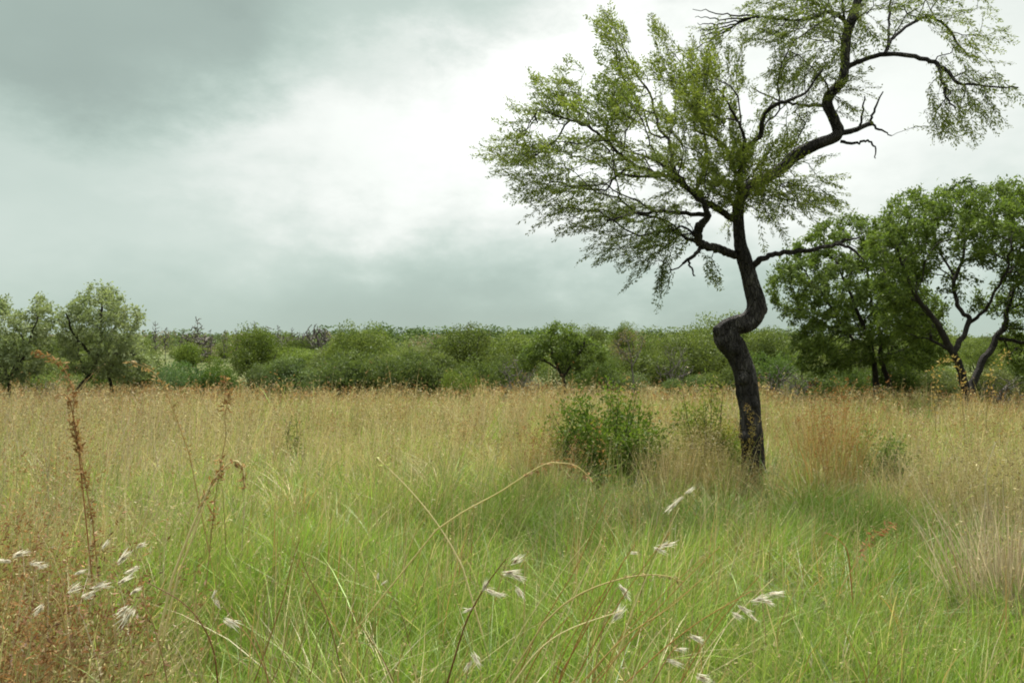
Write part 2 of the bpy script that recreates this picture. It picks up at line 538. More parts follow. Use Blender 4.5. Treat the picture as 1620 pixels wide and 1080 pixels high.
def leaf_colours(pos, pal, g):
    """mix of the palette's species colours: broad sprays differ, single leaves differ a little"""
    pal = np.asarray(pal, float); n = len(pos)
    a = vnoise(pos[:, 0] + pos[:, 1] * 0.7, pos[:, 2] + pos[:, 1] * 0.4, 0.55, 3)
    a = np.clip(a + g.normal(0, 0.22, n), 0, 0.999) * (len(pal) - 1)
    i = a.astype(int); f = (a - i)[:, None]
    c = pal[i] * (1 - f) + pal[np.minimum(i + 1, len(pal) - 1)] * f
    return c * (0.82 + 0.36 * g.random((n, 1)))


def limb(px, D, r0, dy=None, k=5, wob=0.0, seed=0):
    """a limb from photo pixels: rows (x, y, radius px); dy = depth offset at its start and end"""
    px = np.asarray(px, float)
    off = np.linspace(dy[0], dy[1], len(px)) if dy is not None else np.zeros(len(px))
    pts = np.array([P(a, b, D + o) for (a, b, _), o in zip(px, off)])
    z = np.column_stack([pts, px[:, 2] / F * D * r0])
    z = spline(z, k)
    if wob:
        g = np.random.default_rng(seed); n = len(z)
        e = np.minimum(np.arange(n), 3) / 3
        z[:, :3] += g.normal(0, wob, (n, 3)) * e[:, None]
    return z[:, :3], np.maximum(z[:, 3], 0.003)


# --- the crooked thorn tree
def crooked_tree():
    D = 10.0
    base = P(1196, 782, D); base[2] = float(ground_z(base[0], D))
    root = thing('crooked_tree', 'crooked dark-trunked thorn tree with a zigzag bend, standing alone in the tall grass', 'tree', base)
    g = np.random.default_rng(5)
    trunk = [(1202, 804, 31), (1198, 778, 24.5), (1192, 735, 20), (1189, 690, 19), (1185, 635, 18.5), (1178, 590, 18.5), (1167, 560, 19), (1151, 537, 21),
             (1148, 524, 18), (1162, 515, 16.5), (1184, 508, 18), (1195, 493, 17.5), (1196, 478, 16), (1191, 458, 14.5), (1184, 432, 13.5),
             (1177, 408, 13), (1171, 385, 11), (1168, 355, 9.5), (1168, 328, 9.5), (1172, 312, 9.5)]
    top = [(1170, 318, 9.5), (1184, 297, 9.5), (1212, 281, 9.5), (1240, 264, 10), (1256, 247, 10.5), (1292, 228, 10), (1324, 214, 9.5), (1321, 192, 8.5), (1310, 168, 8.5), (1312, 152, 9),
           (1332, 128, 8.5), (1337, 100, 7.5), (1339, 62, 8), (1347, 32, 8.5), (1357, 0, 7), (1362, -45, 6.5), (1350, -90, 5), (1362, -140, 4), (1350, -190, 2.5)]
    B = [
        (trunk, None, 1),
        (top, (0, .35), 1),
        ([(1164, 404, 8), (1148, 398, 7.5), (1130, 392, 7.5), (1110, 387, 7.5), (1104, 374, 7.5), (1108, 358, 8), (1119, 342, 6), (1112, 322, 4.5), (1090, 300, 4), (1076, 280, 3.2), (1050, 262, 2.5)], (0, -1.0), 1),
        ([(1167, 350, 6.5), (1150, 340, 6.5), (1130, 328, 6), (1092, 301, 5), (1064, 279, 4.4), (1036, 274, 3.6), (999, 257, 3.2), (972, 236, 2.8), (944, 209, 2.3), (902, 190, 1.8), (862, 176, 1.2)], (0, -.7), 1),
        ([(1075, 287, 3.6), (1064, 268, 3.6), (1060, 227, 3), (1041, 199, 2.6), (1027, 148, 2.1), (999, 102, 1.7), (981, 60, 1.2)], (-.4, .5), 1),
        ([(1168, 330, 6.5), (1172, 290, 5.5), (1171, 248, 5), (1184, 232, 5), (1203, 214, 4.6), (1206, 190, 4), (1216, 173, 3.6), (1240, 160, 3), (1272, 148, 2.2), (1300, 110, 1.5)], (0, -1.3), 1),
        ([(1172, 255, 4), (1178, 222, 3.0), (1170, 196, 2.2), (1152, 168, 1.6), (1143, 140, .9)], (-.5, -1.1), 1),
        ([(1100, 306, 4), (1112, 270, 3.6), (1118, 230, 3), (1108, 190, 2.4), (1096, 150, 1.8), (1090, 110, 1.3)], (-.2, 1.2), 1),
        ([(1120, 340, 4.5), (1085, 338, 3.6), (1040, 335, 3), (1000, 338, 2.4), (960, 350, 1.7)], (-.3, -1.6), 1),
        ([(1185, 432, 6), (1196, 417, 6.5), (1212, 406, 5.5), (1240, 400, 4.8), (1280, 395, 4.2), (1318, 387, 3.6), (1338, 380, 2.6), (1357, 376, 1.6)], (0, -.5), 1),
        ([(1322, 386, 3), (1338, 388, 2.8), (1352, 398, 2.2), (1366, 411, 1.2)], (-.4, -.6), 1),
        ([(1322, 213, 6), (1350, 206, 5), (1379, 195, 4.2)], (.15, .3), 1),
        ([(1375, 196, 2.6), (1382, 178, 2.2), (1396, 145, 1.2)], (.3, .4), 1),
        ([(1360, 202, 2.4), (1364, 180, 2), (1367, 152, 1.2)], (.25, .1), 1),
        ([(1378, 195, 2.6), (1394, 206, 2), (1410, 214, 1)], (.3, .2), 1),
        ([(1330, 224, 3.2), (1355, 227, 2.6), (1372, 222, 2.2), (1383, 233, 1.6), (1385, 252, .9)], (.15, .1), 1),
        ([(1108, 392, 4), (1098, 404, 3.4), (1079, 417, 2.2)], (-.3, -.4), 1),
        ([(1089, 411, 2.2), (1093, 422, 1.8), (1098, 438, 1)], (-.35, -.4), 1),
        ([(1338, 109, 5), (1360, 97, 4.6), (1400, 86, 4.2), (1440, 88, 4), (1478, 98, 4), (1500, 115, 3.4), (1518, 130, 2.6), (1560, 136, 1.8), (1612, 139, 1.1)], (.3, -.6), 1),
        ([(1400, 86, 3.4), (1412, 60, 3.2), (1438, 40, 3), (1470, 27, 2.8), (1500, 45, 2.4), (1520, 75, 2), (1545, 92, 1.3)], (.05, .9), 1),
        ([(1484, 103, 3), (1490, 125, 2.6), (1496, 150, 2.2), (1511, 174, 1.2)], (-.2, -.6), 1),
        ([(1404, 78, 2.4), (1407, 40, 2.2), (1409, -10, 2), (1425, -70, 1.4)], (.1, .8), 1),
        ([(1306, 166, 4), (1280, 167, 3.2), (1248, 164, 2.6), (1222, 156, 1.8), (1190, 140, 1.2)], (.3, 1.5), 1),
        ([(1343, 45, 4.4), (1325, 22, 3.8), (1300, 22, 3), (1270, 32, 2.4), (1230, 30, 1.8), (1190, 25, 1.3)], (.35, -.4), 1),
        ([(1357, -10, 4), (1330, -50, 3.2), (1290, -75, 2.6), (1240, -80, 1.8)], (.35, 1.3), 1),
        ([(1352, -85, 3.4), (1400, -120, 2.8), (1450, -130, 2.2), (1510, -110, 1.4)], (.35, -.6), 1),
    ]
    for q in range(7):      # leafless twigs at the upper left of the upper crown
        B.append(([(1200 - 6 * q, 26 + 2 * q, 1.8), (1165 - 5 * q, 24 + 6 * q, 1.4), (1128 - 4 * q, 20 + 9 * q, 1.0), (1096 + 3 * q, 14 + 12 * q, .5)], (-.3 + .1 * q, -.5 + .15 * q), 1))
    limbs = []
    for k, (px, dy, _) in enumerate(B):
        limbs.append(limb(px, D, 1.0, dy, 16 if k < 2 else 5, 0.0 if k < 2 else 0.008, k))
    # crown volumes outlined from the photograph, each with its own depth
    left = [(765, 238), (790, 216), (808, 204), (800, 190), (823, 153), (842, 165), (851, 112), (874, 125), (893, 83), (920, 85), (939, 60), (956, 18), (980, 30), (996, 60), (1018, 45), (1036, 18),
            (1050, 35), (1062, 60), (1073, 92), (1092, 72), (1124, 80), (1150, 110), (1170, 150), (1180, 230), (1172, 300), (1140, 330), (1112, 335), (1096, 372), (1080, 400), (1062, 420), (1052, 455),
            (1040, 440), (1022, 420), (1000, 445), (992, 417), (950, 420), (930, 402), (938, 372), (880, 360), (845, 338), (809, 296), (770, 262)]
    mid = [(1100, 70), (1140, 40), (1180, 70), (1230, 60), (1300, 60), (1320, 100), (1300, 150), (1280, 200), (1240, 250), (1200, 285), (1150, 310), (1110, 290), (1090, 220), (1080, 140)]
    low = [(1150, 330), (1200, 300), (1260, 270), (1310, 238), (1345, 240), (1352, 270), (1322, 290), (1345, 325), (1300, 340), (1260, 352), (1230, 370), (1195, 375), (1150, 380)]
    upr = [(1100, 45), (1140, 10), (1165, -30), (1230, -110), (1340, -230), (1450, -190), (1530, -110), (1560, 0), (1600, 45), (1602, 75), (1570, 100), (1528, 88), (1490, 75), (1450, 60), (1400, 78),
           (1350, 100), (1290, 100), (1240, 70), (1180, 70), (1130, 60)]
    right = [(1490, 105), (1530, 100), (1612, 138), (1600, 150), (1560, 152), (1590, 184), (1548, 195), (1530, 222), (1495, 220), (1470, 212), (1480, 185), (1455, 172), (1470, 150), (1505, 165), (1490, 135)]
    mids = [(1330, 120), (1370, 115), (1385, 140), (1350, 160), (1375, 180), (1350, 200), (1330, 160)]
    drop = [(1046, 420), (1066, 476), (1056, 480), (1036, 440)]
    drop2 = [(1110, 420), (1150, 440), (1142, 452), (1105, 435)]
    T = [crown_points(left, D, 900, 1.9, g, .11, -.4, 32, .36), crown_points(mid, D, 150, 1.7, g, .14, 0, 34, .4), crown_points(low, D, 95, .9, g, .12),
         crown_points(upr, D, 330, 1.6, g, .14, .3, 34, .38), crown_points(right, D, 62, .7, g, .10, -.3, 26, .1), crown_points(mids, D, 16, .4, g, .1, 0, 26, 0),
         crown_points(drop, D, 7, .1, g, .03, -.5, 26, 0), crown_points(drop2, D, 5, .2, g, .03, -.4, 26, 0)]
    core = [(1085, 300), (1110, 255), (1160, 235), (1220, 225), (1275, 215), (1262, 262), (1225, 300), (1185, 330), (1140, 335), (1100, 330)]
    fill = [(1160, 20), (1200, -20), (1330, -20), (1335, 60), (1325, 110), (1270, 150), (1220, 140), (1190, 90)]
    T += [crown_points(core, D, 95, 1.1, g, .12, -.5, 30, .25), crown_points(fill, D, 130, 1.3, g, .12, -.1, 30, .3)]
    heart = [(1150, 320), (1170, 300), (1190, 300), (1345, 20), (1440, 60), (1300, 140), (1090, 370), (1120, 380), (1170, 330), (1350, 60)]
    sag = [.02, .0, .12, .14, .22, .1, .9, .5, .0, .2]
    Dn = []
    for q, (hx, hy), sg_ in zip(T, heart, sag):
        o_ = P(hx, hy, D)
        Dn.append(nrm(nrm(q - o_) + g.normal(0, .28, q.shape) + np.array((0, 0, -sg_))))
    T = np.vstack(T); Dn = np.vstack(Dn)
    tr = Tree(limbs, T - Dn * .24, g, step=0.13, tip_r=0.0027, expo=0.50, path_w=0.35, droop=0.05, arch=.4)
    for k, (pts, rad) in enumerate(limbs):
        ge = Geo(); tube(ge, pts - base, rad * (.88 if k < 2 else .85), 56 if k < 2 else 9, (1, 1, 1), 0.06 if k < 2 else 0.05, k, bark=.105 if k < 2 else 0)
        if k == 0:      # scars and burrs on the old bend
            for (bx, by, br, dd) in ((1137, 523, 10, -.03), (1147, 514, 8, .02), (1143, 540, 11, -.06), (1163, 552, 10, -.12), (1203, 489, 12, -.03), (1201, 470, 8, .02), (1181, 516, 10, -.10), (1176, 600, 9, -.12), (1192, 640, 8, -.10), (1178, 690, 9, -.12), (1204, 745, 9, -.09), (1170, 395, 6, -.06), (1190, 440, 6, -.07)):
                c = P(bx, by, D + dd) - base; r = br / F * D
                th = np.linspace(0, math.pi, 7)
                tube(ge, np.stack([c + np.array((0, 0, -r)) * math.cos(t) for t in th]), np.maximum(np.sin(th) * r, .002), 9, (1, 1, 1), .06, int(bx))
        me = ge.mesh('trunk' if k == 0 else 'branch', M_BARK, True)
        o = link('trunk' if k == 0 else 'branch', me, root)
        if k == 0: o['label'] = 'dark cracked trunk bent sharply like a knee'
        if k == 9: o['label'] = 'bare leafless limb reaching out to the right'
        if k == 16: o['label'] = 'short broken dead stub'
    geo = Geo()
    tr.twigs(geo, (1, 1, 1), 1, 1.0, 0.0022)
    pal = [(0.085, 0.12, 0.028), (0.135, 0.172, 0.037), (0.19, 0.22, 0.047), (0.11, 0.148, 0.039)]
    n = tr.leaves(geo, 0.45, 40, 0.042, 0.0145, pal, 0, 0.025, 0.05) + tr.fronds(geo, Dn[tr.order], .40, 62, .042, .0145, pal, droop=.16)
    geo.v = [v - base.astype(np.float32) for v in geo.v]
    # dead twig spray at the crown's upper left
    link('crown', geo.mesh('crown', [M_LEAF, M_BARK]), root)
    print('crooked tree leaves', n, 'twig nodes', tr.n)


crooked_tree()


def traced_tree(name, label, cat, D, limbs_px, crowns, pal, L, W, per_m, outer, tip=0.009, step=0.35, seed=1, bark=None, group=None, base_px=None, hang=.1, spread=.1, tint=(1, 1, 1, 1), thin=.62, clump=20.0, gap=.24):
    g = np.random.default_rng(seed)
    lead = list(limbs_px_iter(limbs_px))[0][0][0]
    base = P(lead[0], lead[1], D); base[2] = float(ground_z(base[0], D))
    root = thing(name, label, cat, base, group)
    limbs = []
    for k, (row, dy) in enumerate([(l, d) for l, d in limbs_px_iter(limbs_px)]):
        limbs.append(limb(row, D, thin, dy, 4, 0.03 if k else 0.015, seed + k))
    limbs[0][0][0][2] = base[2] - 0.1
    T = np.vstack([crown_points(p, D, n, deep, g, mind, sh, clump, gap) for p, n, deep, mind, sh in crowns])
    tr = Tree(limbs, T, g, step=step, tip_r=tip, expo=0.5, path_w=0.3, droop=0.06)
    for k, (pts, rad) in enumerate(limbs):
        ge = Geo(); tube(ge, pts - base, rad, 9, (1, 1, 1), 0.07, k)
        link('trunk' if k == 0 else 'branch', ge.mesh('limb', bark or M_BARK2, True), root)
    geo = Geo(); tr.twigs(geo, (1, 1, 1), 1)
    n = tr.leaves(geo, outer, per_m, L, W, pal, 0, spread, hang)
    geo.v = [v - base.astype(np.float32) for v in geo.v]
    o = link('crown', geo.mesh('crown', [M_LEAF, bark or M_BARK2]), root); o.color = tint
    print(name, 'leaves', n)
    return root


def limbs_px_iter(lst):
    for it in lst:
        if isinstance(it[0][0], (int, float)): yield it, None
        else: yield it[0], it[1]


PAL_ACACIA = [(0.055, 0.085, 0.018), (0.088, 0.13, 0.024), (0.125, 0.17, 0.034), (0.075, 0.11, 0.026)]
PAL_OLIVE = [(0.135, 0.17, 0.075), (0.18, 0.215, 0.10), (0.22, 0.25, 0.125)]
PAL_BLUE = [(0.075, 0.10, 0.038), (0.112, 0.140, 0.048), (0.15, 0.18, 0.062)]

# two big acacias at the right edge
traced_tree('acacia_tree', 'big spreading green acacia with forked dark trunks at the right edge', 'tree', 28.0,
    [([(1530, 640, 11), (1528, 618, 10), (1518, 580, 9.5), (1506, 556, 8.5), (1491, 527, 7.5), (1473, 497, 6), (1454, 476, 5), (1436, 440, 3.5), (1420, 390, 2.2)], (0, -1.5)),
     ([(1508, 560, 7), (1522, 535, 6.5), (1534, 510, 6), (1524, 497, 5.5), (1510, 471, 5), (1513, 438, 4.5), (1524, 405, 3.5), (1530, 360, 2.4), (1520, 320, 1.5)], (-.4, 1.0)),
     ([(1531, 640, 9), (1540, 605, 9), (1553, 578, 8.5), (1573, 541, 7.5), (1588, 514, 6.5), (1600, 470, 5), (1625, 420, 4), (1640, 370, 2.6)], (0, 1.8)),
     ([(1534, 510, 4.5), (1555, 495, 4), (1570, 470, 3), (1590, 430, 2.4), (1600, 380, 1.6)], (.2, -2.2)),
     ([(1578, 535, 5), (1625, 540, 4), (1680, 500, 3.2), (1700, 440, 2)], (1, 0)),
     ([(1454, 476, 4), (1420, 465, 3), (1400, 430, 2), (1395, 390, 1.4)], (-1, 1.5)),
     ([(1512, 440, 3.5), (1490, 400, 2.6), (1470, 360, 2), (1460, 325, 1.4)], (.6, 2.2))],
    [([(1372, 400), (1385, 350), (1402, 322), (1425, 308), (1445, 292), (1480, 296), (1530, 284), (1560, 290), (1590, 284), (1650, 290), (1730, 330), (1765, 430), (1720, 520), (1650, 520), (1600, 450),
       (1560, 415), (1500, 410), (1475, 440), (1430, 490), (1385, 470)], 700, 4.2, .45, 0),
     ([(1470, 420), (1560, 410), (1600, 440), (1600, 490), (1540, 500), (1490, 480)], 26, 1.8, .4, 1.2),
     ([(1555, 470), (1640, 440), (1740, 480), (1720, 600), (1640, 610), (1590, 570)], 150, 2.0, .35, 2),
     ([(1380, 450), (1430, 470), (1480, 500), (1490, 540), (1440, 545), (1390, 520)], 90, 2.0, .35, 1)],
    PAL_ACACIA, 0.145, 0.062, 140, 1.7, tip=.007, gap=.16, seed=21)
traced_tree('acacia_tree', 'smaller green acacia with two thin leaning stems, behind the bare limb of the crooked tree', 'tree', 36.0,
    [([(1386, 612, 7.5), (1384, 590, 7), (1381, 565, 6.5), (1375, 540, 5.5), (1360, 500, 4.2), (1343, 460, 3.2), (1325, 420, 2.2)], (0, -1.5)),
     ([(1408, 612, 6), (1402, 590, 6), (1392, 566, 5.5), (1394, 530, 5), (1380, 480, 4), (1373, 445, 3), (1370, 390, 2)], (.3, 1.5)),
     ([(1378, 550, 4.5), (1340, 530, 3.6), (1300, 510, 2.6), (1265, 490, 1.7)], (-.3, .5)),
     ([(1394, 540, 4.5), (1430, 520, 3.6), (1460, 500, 2.5)], (.3, -2)),
     ([(1340, 530, 3), (1310, 480, 2.4), (1280, 440, 1.8), (1260, 410, 1.2)], (0, -2))],
    [([(1208, 450), (1222, 425), (1250, 385), (1275, 372), (1300, 348), (1345, 338), (1400, 350), (1450, 400), (1490, 470), (1500, 540), (1480, 585), (1400, 570), (1330, 590), (1270, 590), (1250, 560),
       (1255, 525), (1235, 505), (1225, 475)], 780, 4.0, .45, 0)],
    PAL_ACACIA, 0.17, 0.075, 115, 1.9, tip=.007, gap=.14, seed=33)
# left group
traced_tree('broad_leaved_tree', 'tallest grey-green tree of the left group with a leaning black trunk', 'tree', 36.0,
    [([(116, 632, 7), (122, 618, 6.5), (136, 600, 6), (150, 582, 5.5), (152, 560, 5), (158, 530, 4), (160, 495, 3), (163, 465, 2)], (0, 0)),
     ([(152, 570, 4), (130, 545, 3.4), (112, 520, 2.4), (105, 495, 1.5)], (0, -1.5)),
     ([(155, 545, 4), (180, 520, 3), (200, 500, 2)], (0, 1.5)), ([(152, 562, 3.6), (185, 560, 3), (215, 560, 2)], (0, -1))],
    [([(88, 520), (94, 482), (112, 478), (130, 462), (150, 444), (172, 448), (188, 466), (208, 474), (216, 486), (230, 504), (218, 520), (222, 548), (240, 575), (236, 596), (200, 604), (150, 594), (110, 588), (92, 560)], 420, 2.4, .35, 0)],
    PAL_OLIVE, 0.14, 0.075, 92, 1.3, tip=.0055, gap=.30, clump=15.0, seed=41)
traced_tree('broad_leaved_tree', 'straight-stemmed grey-green tree just right of the leaning black trunk', 'tree', 38.0,
    [([(179, 634, 4.5), (177, 615, 4.2), (172, 590, 4), (176, 565, 3.4), (190, 540, 2.6), (200, 520, 1.6)], (0, 0)), ([(174, 580, 3), (205, 570, 2.4), (225, 555, 1.5)], (0, -1))],
    [([(170, 560), (190, 530), (220, 530), (245, 560), (248, 590), (215, 606), (180, 600)], 110, 1.6, .3, 0)],
    PAL_OLIVE, 0.14, 0.075, 92, 1.3, tip=.0055, gap=.30, clump=15.0, seed=44)
traced_tree('broad_leaved_tree', 'wide grey-green tree cut by the left edge with a short thin trunk', 'tree', 34.0,
    [([(16, 645, 5), (15, 620, 4.6), (12, 595, 4.4), (0, 560, 3.6), (-15, 530, 2.6), (-20, 500, 1.6)], (0, 0)), ([(13, 600, 3.6), (35, 570, 3), (50, 530, 2.2), (60, 500, 1.4)], (0, -1.2)),
     ([(6, 580, 3), (-30, 570, 2.6), (-60, 540, 1.6)], (0, 1))],
    [([(-90, 520), (-60, 480), (-20, 470), (12, 468), (34, 482), (46, 500), (52, 472), (66, 466), (84, 480), (90, 520), (84, 560), (60, 592), (20, 612), (-40, 606), (-90, 580)], 420, 2.2, .35, 0)],
    PAL_OLIVE, 0.14, 0.075, 92, 1.3, tip=.0055, gap=.30, clump=15.0, seed=47)
traced_tree('thorn_tree', 'dark green spreading thorn tree with one visible black stem, middle of the far field edge', 'tree', 43.0,
    [([(894, 622, 4.5), (893, 606, 4.2), (889, 594, 4), (880, 575, 3.2), (872, 550, 2.2), (874, 530, 1.3)], (0, 0)), ([(890, 598, 3.4), (905, 575, 2.8), (920, 555, 2), (925, 540, 1.2)], (0, -1.4)),
     ([(885, 585, 2.8), (855, 568, 2.2), (835, 560, 1.4)], (0, 1.2)), ([(890, 596, 2.6), (890, 560, 2.2), (895, 530, 1.4)], (0, 1.5))],
    [([(812, 572), (826, 552), (840, 545), (850, 524), (866, 520), (876, 507), (888, 514), (908, 514), (928, 524), (934, 538), (956, 548), (966, 566), (940, 578), (910, 588), (870, 584), (830, 590)], 330, 2.0, .3, 0)],
    PAL_ACACIA, 0.16, 0.08, 80, 1.4, tip=.007, clump=13.0, gap=.38, seed=51)


# ------------------------------------------------------------------ bushes that share a few meshes
def bush_mesh(seed, nl, w_, h_, leaf, pal, stems=5, shell=0.55, trunk=0.0, n_lobes=9):
    g = np.random.default_rng(seed); geo = Geo()
    lob = []
    for k in range(n_lobes):
        a = g.random() * 6.283; r = math.sqrt(g.random()) * 0.34 * w_
        zc = trunk * h_ + (0.18 + 0.5 * g.random()) * h_ * (1 - trunk) * (1 - 0.5 * (r / (0.5 * w_)) ** 2)
        s = (0.15 + 0.13 * g.random()) * w_
        lob.append((np.array((math.cos(a) * r, math.sin(a) * r, zc)), np.array((s, s, s * (0.7 + .4 * g.random()) * h_ / w_ * 1.25))))
    for c, s in lob:
        m = nl // n_lobes
        d = nrm(g.normal(0, 1, (m, 3))); rad = (shell + (1.08 - shell) * g.random((m, 1)) ** 0.6)
        bump = 1 + 0.22 * np.sin(d[:, :1] * 7 + d[:, 1:2] * 5 + c[0] * 9) * np.cos(d[:, 2:3] * 8 + c[1] * 7)
        p = c + d * s * rad * bump
        p[:, 2] = np.where(p[:, 2] < 0.02, 0.02 + g.random(m) * 0.3 * h_, p[:, 2])
        ax = nrm(d * 0.5 + g.normal(0, 1, (m, 3)) * 0.7)
        no = nrm(d + g.normal(0, .5, (m, 3)))
        col = leaf_colours(p, pal, g)
        diamonds(geo, p, ax, no, leaf * (0.6 + .8 * g.random(m)), leaf * 0.55 * (0.7 + .6 * g.random(m)), col, .12)
    for k in range(stems):
        c, s = lob[k % n_lobes]
        b = np.array((g.normal(0, .05 * w_), g.normal(0, .05 * w_), -0.1))
        pts = spline(np.array([b, b * .6 + c * .4 + g.normal(0, .04 * w_, 3), c + np.array((0, 0, s[2] * .5))]), 5)
        tube(geo, pts, np.linspace(0.022, 0.006, len(pts)) * h_, 5, (1, 1, 1), 0, k, 1)
    return geo.mesh('bush_foliage', [M_LEAF, M_BARK2])


def bare_mesh(seed, w_, h_, n=90, tip=0.012, pole=0.0):
    """leafless shrub or dead tree"""
    g = np.random.default_rng(seed); geo = Geo()
    limbs = []
    base = np.array((0, 0, -0.1))
    for k in range(4 if not pole else 1):
        a = g.random() * 6.28; sp = (0.22 if not pole else .04) * w_
        e = np.array((math.cos(a) * sp, math.sin(a) * sp, h_ * (0.55 if not pole else 0.95)))
        pts = spline(np.array([base, base * .5 + e * .5 + g.normal(0, .05 * w_, 3), e]), 6)
        limbs.append((pts, np.linspace(0.03, 0.010, len(pts)) * h_ * (.5 if not pole else .42)))
    d = nrm(g.normal(0, 1, (n, 3))); rad = g.random((n, 1)) ** .4
    T = d * rad * np.array((w_ * .5, w_ * .5, h_ * .42)) + np.array((0, 0, h_ * (.58 if not pole else .66)))
    tr = Tree(limbs, T, g, step=h_ * .08, tip_r=tip, expo=.42, path_w=.3, droop=0)
    for pts, rad in limbs: tube(geo, pts, rad, 6, (1, 1, 1), .05, 1)
    tr.twigs(geo, (1, 1, 1))
    return geo.mesh('bare_wood', M_GREY)


V_DARK = [bush_mesh(100 + k, 9000, 4.2, 3.0, 0.125, PAL_BLUE, shell=.55) for k in range(4)]
V_GREEN = [bush_mesh(120 + k, 9000, 4.2, 3.2, 0.125, PAL_ACACIA, shell=.55, trunk=.05) for k in range(4)]
V_TREE = [bush_mesh(140 + k, 9000, 4.6, 4.0, 0.135, PAL_ACACIA, shell=.5, trunk=.28, n_lobes=11) for k in range(4)]
V_BARE = [bare_mesh(160 + k, 2.6, 3.0, 150) for k in range(3)]
V_BARE_FAR = [bare_mesh(165 + k, 2.6, 3.0, 260, .030) for k in range(3)]
V_POLE = [bare_mesh(170 + k, 1.5, 5.0, 70, .032, 1) for k in range(3)]
V_FAR = [bush_mesh(180 + k, 900, 4.6, 4.4, 0.46, PAL_ACACIA, stems=0, shell=.5, trunk=.12, n_lobes=8) for k in range(4)]


def put(name, me, label, cat, px, D, wid, hei, w0, h0, tint=(1, 1, 1, 1), group=None, part=None):
    """thing with its foliage as a part, base on the ground at photo column px and distance D; wid, hei in metres"""
    x = XatD(px, D); z = float(ground_z(x, D))
    o = link(name, me)
    o.location = (x, D, z); o.rotation_euler = (0, 0, rnd.random() * 6.283)
    o.scale = (wid / w0, wid / w0, hei / h0); o.color = tint
    o['label'] = label; o['category'] = cat
    if group: o['group'] = group
    return o


# the row along the field's far edge: px, D, width m, top row, mesh, tint, name, label
def top_h(py, px, D): return (EYE + (HOR - py) / F * D) - float(ground_z(XatD(px, D), D))


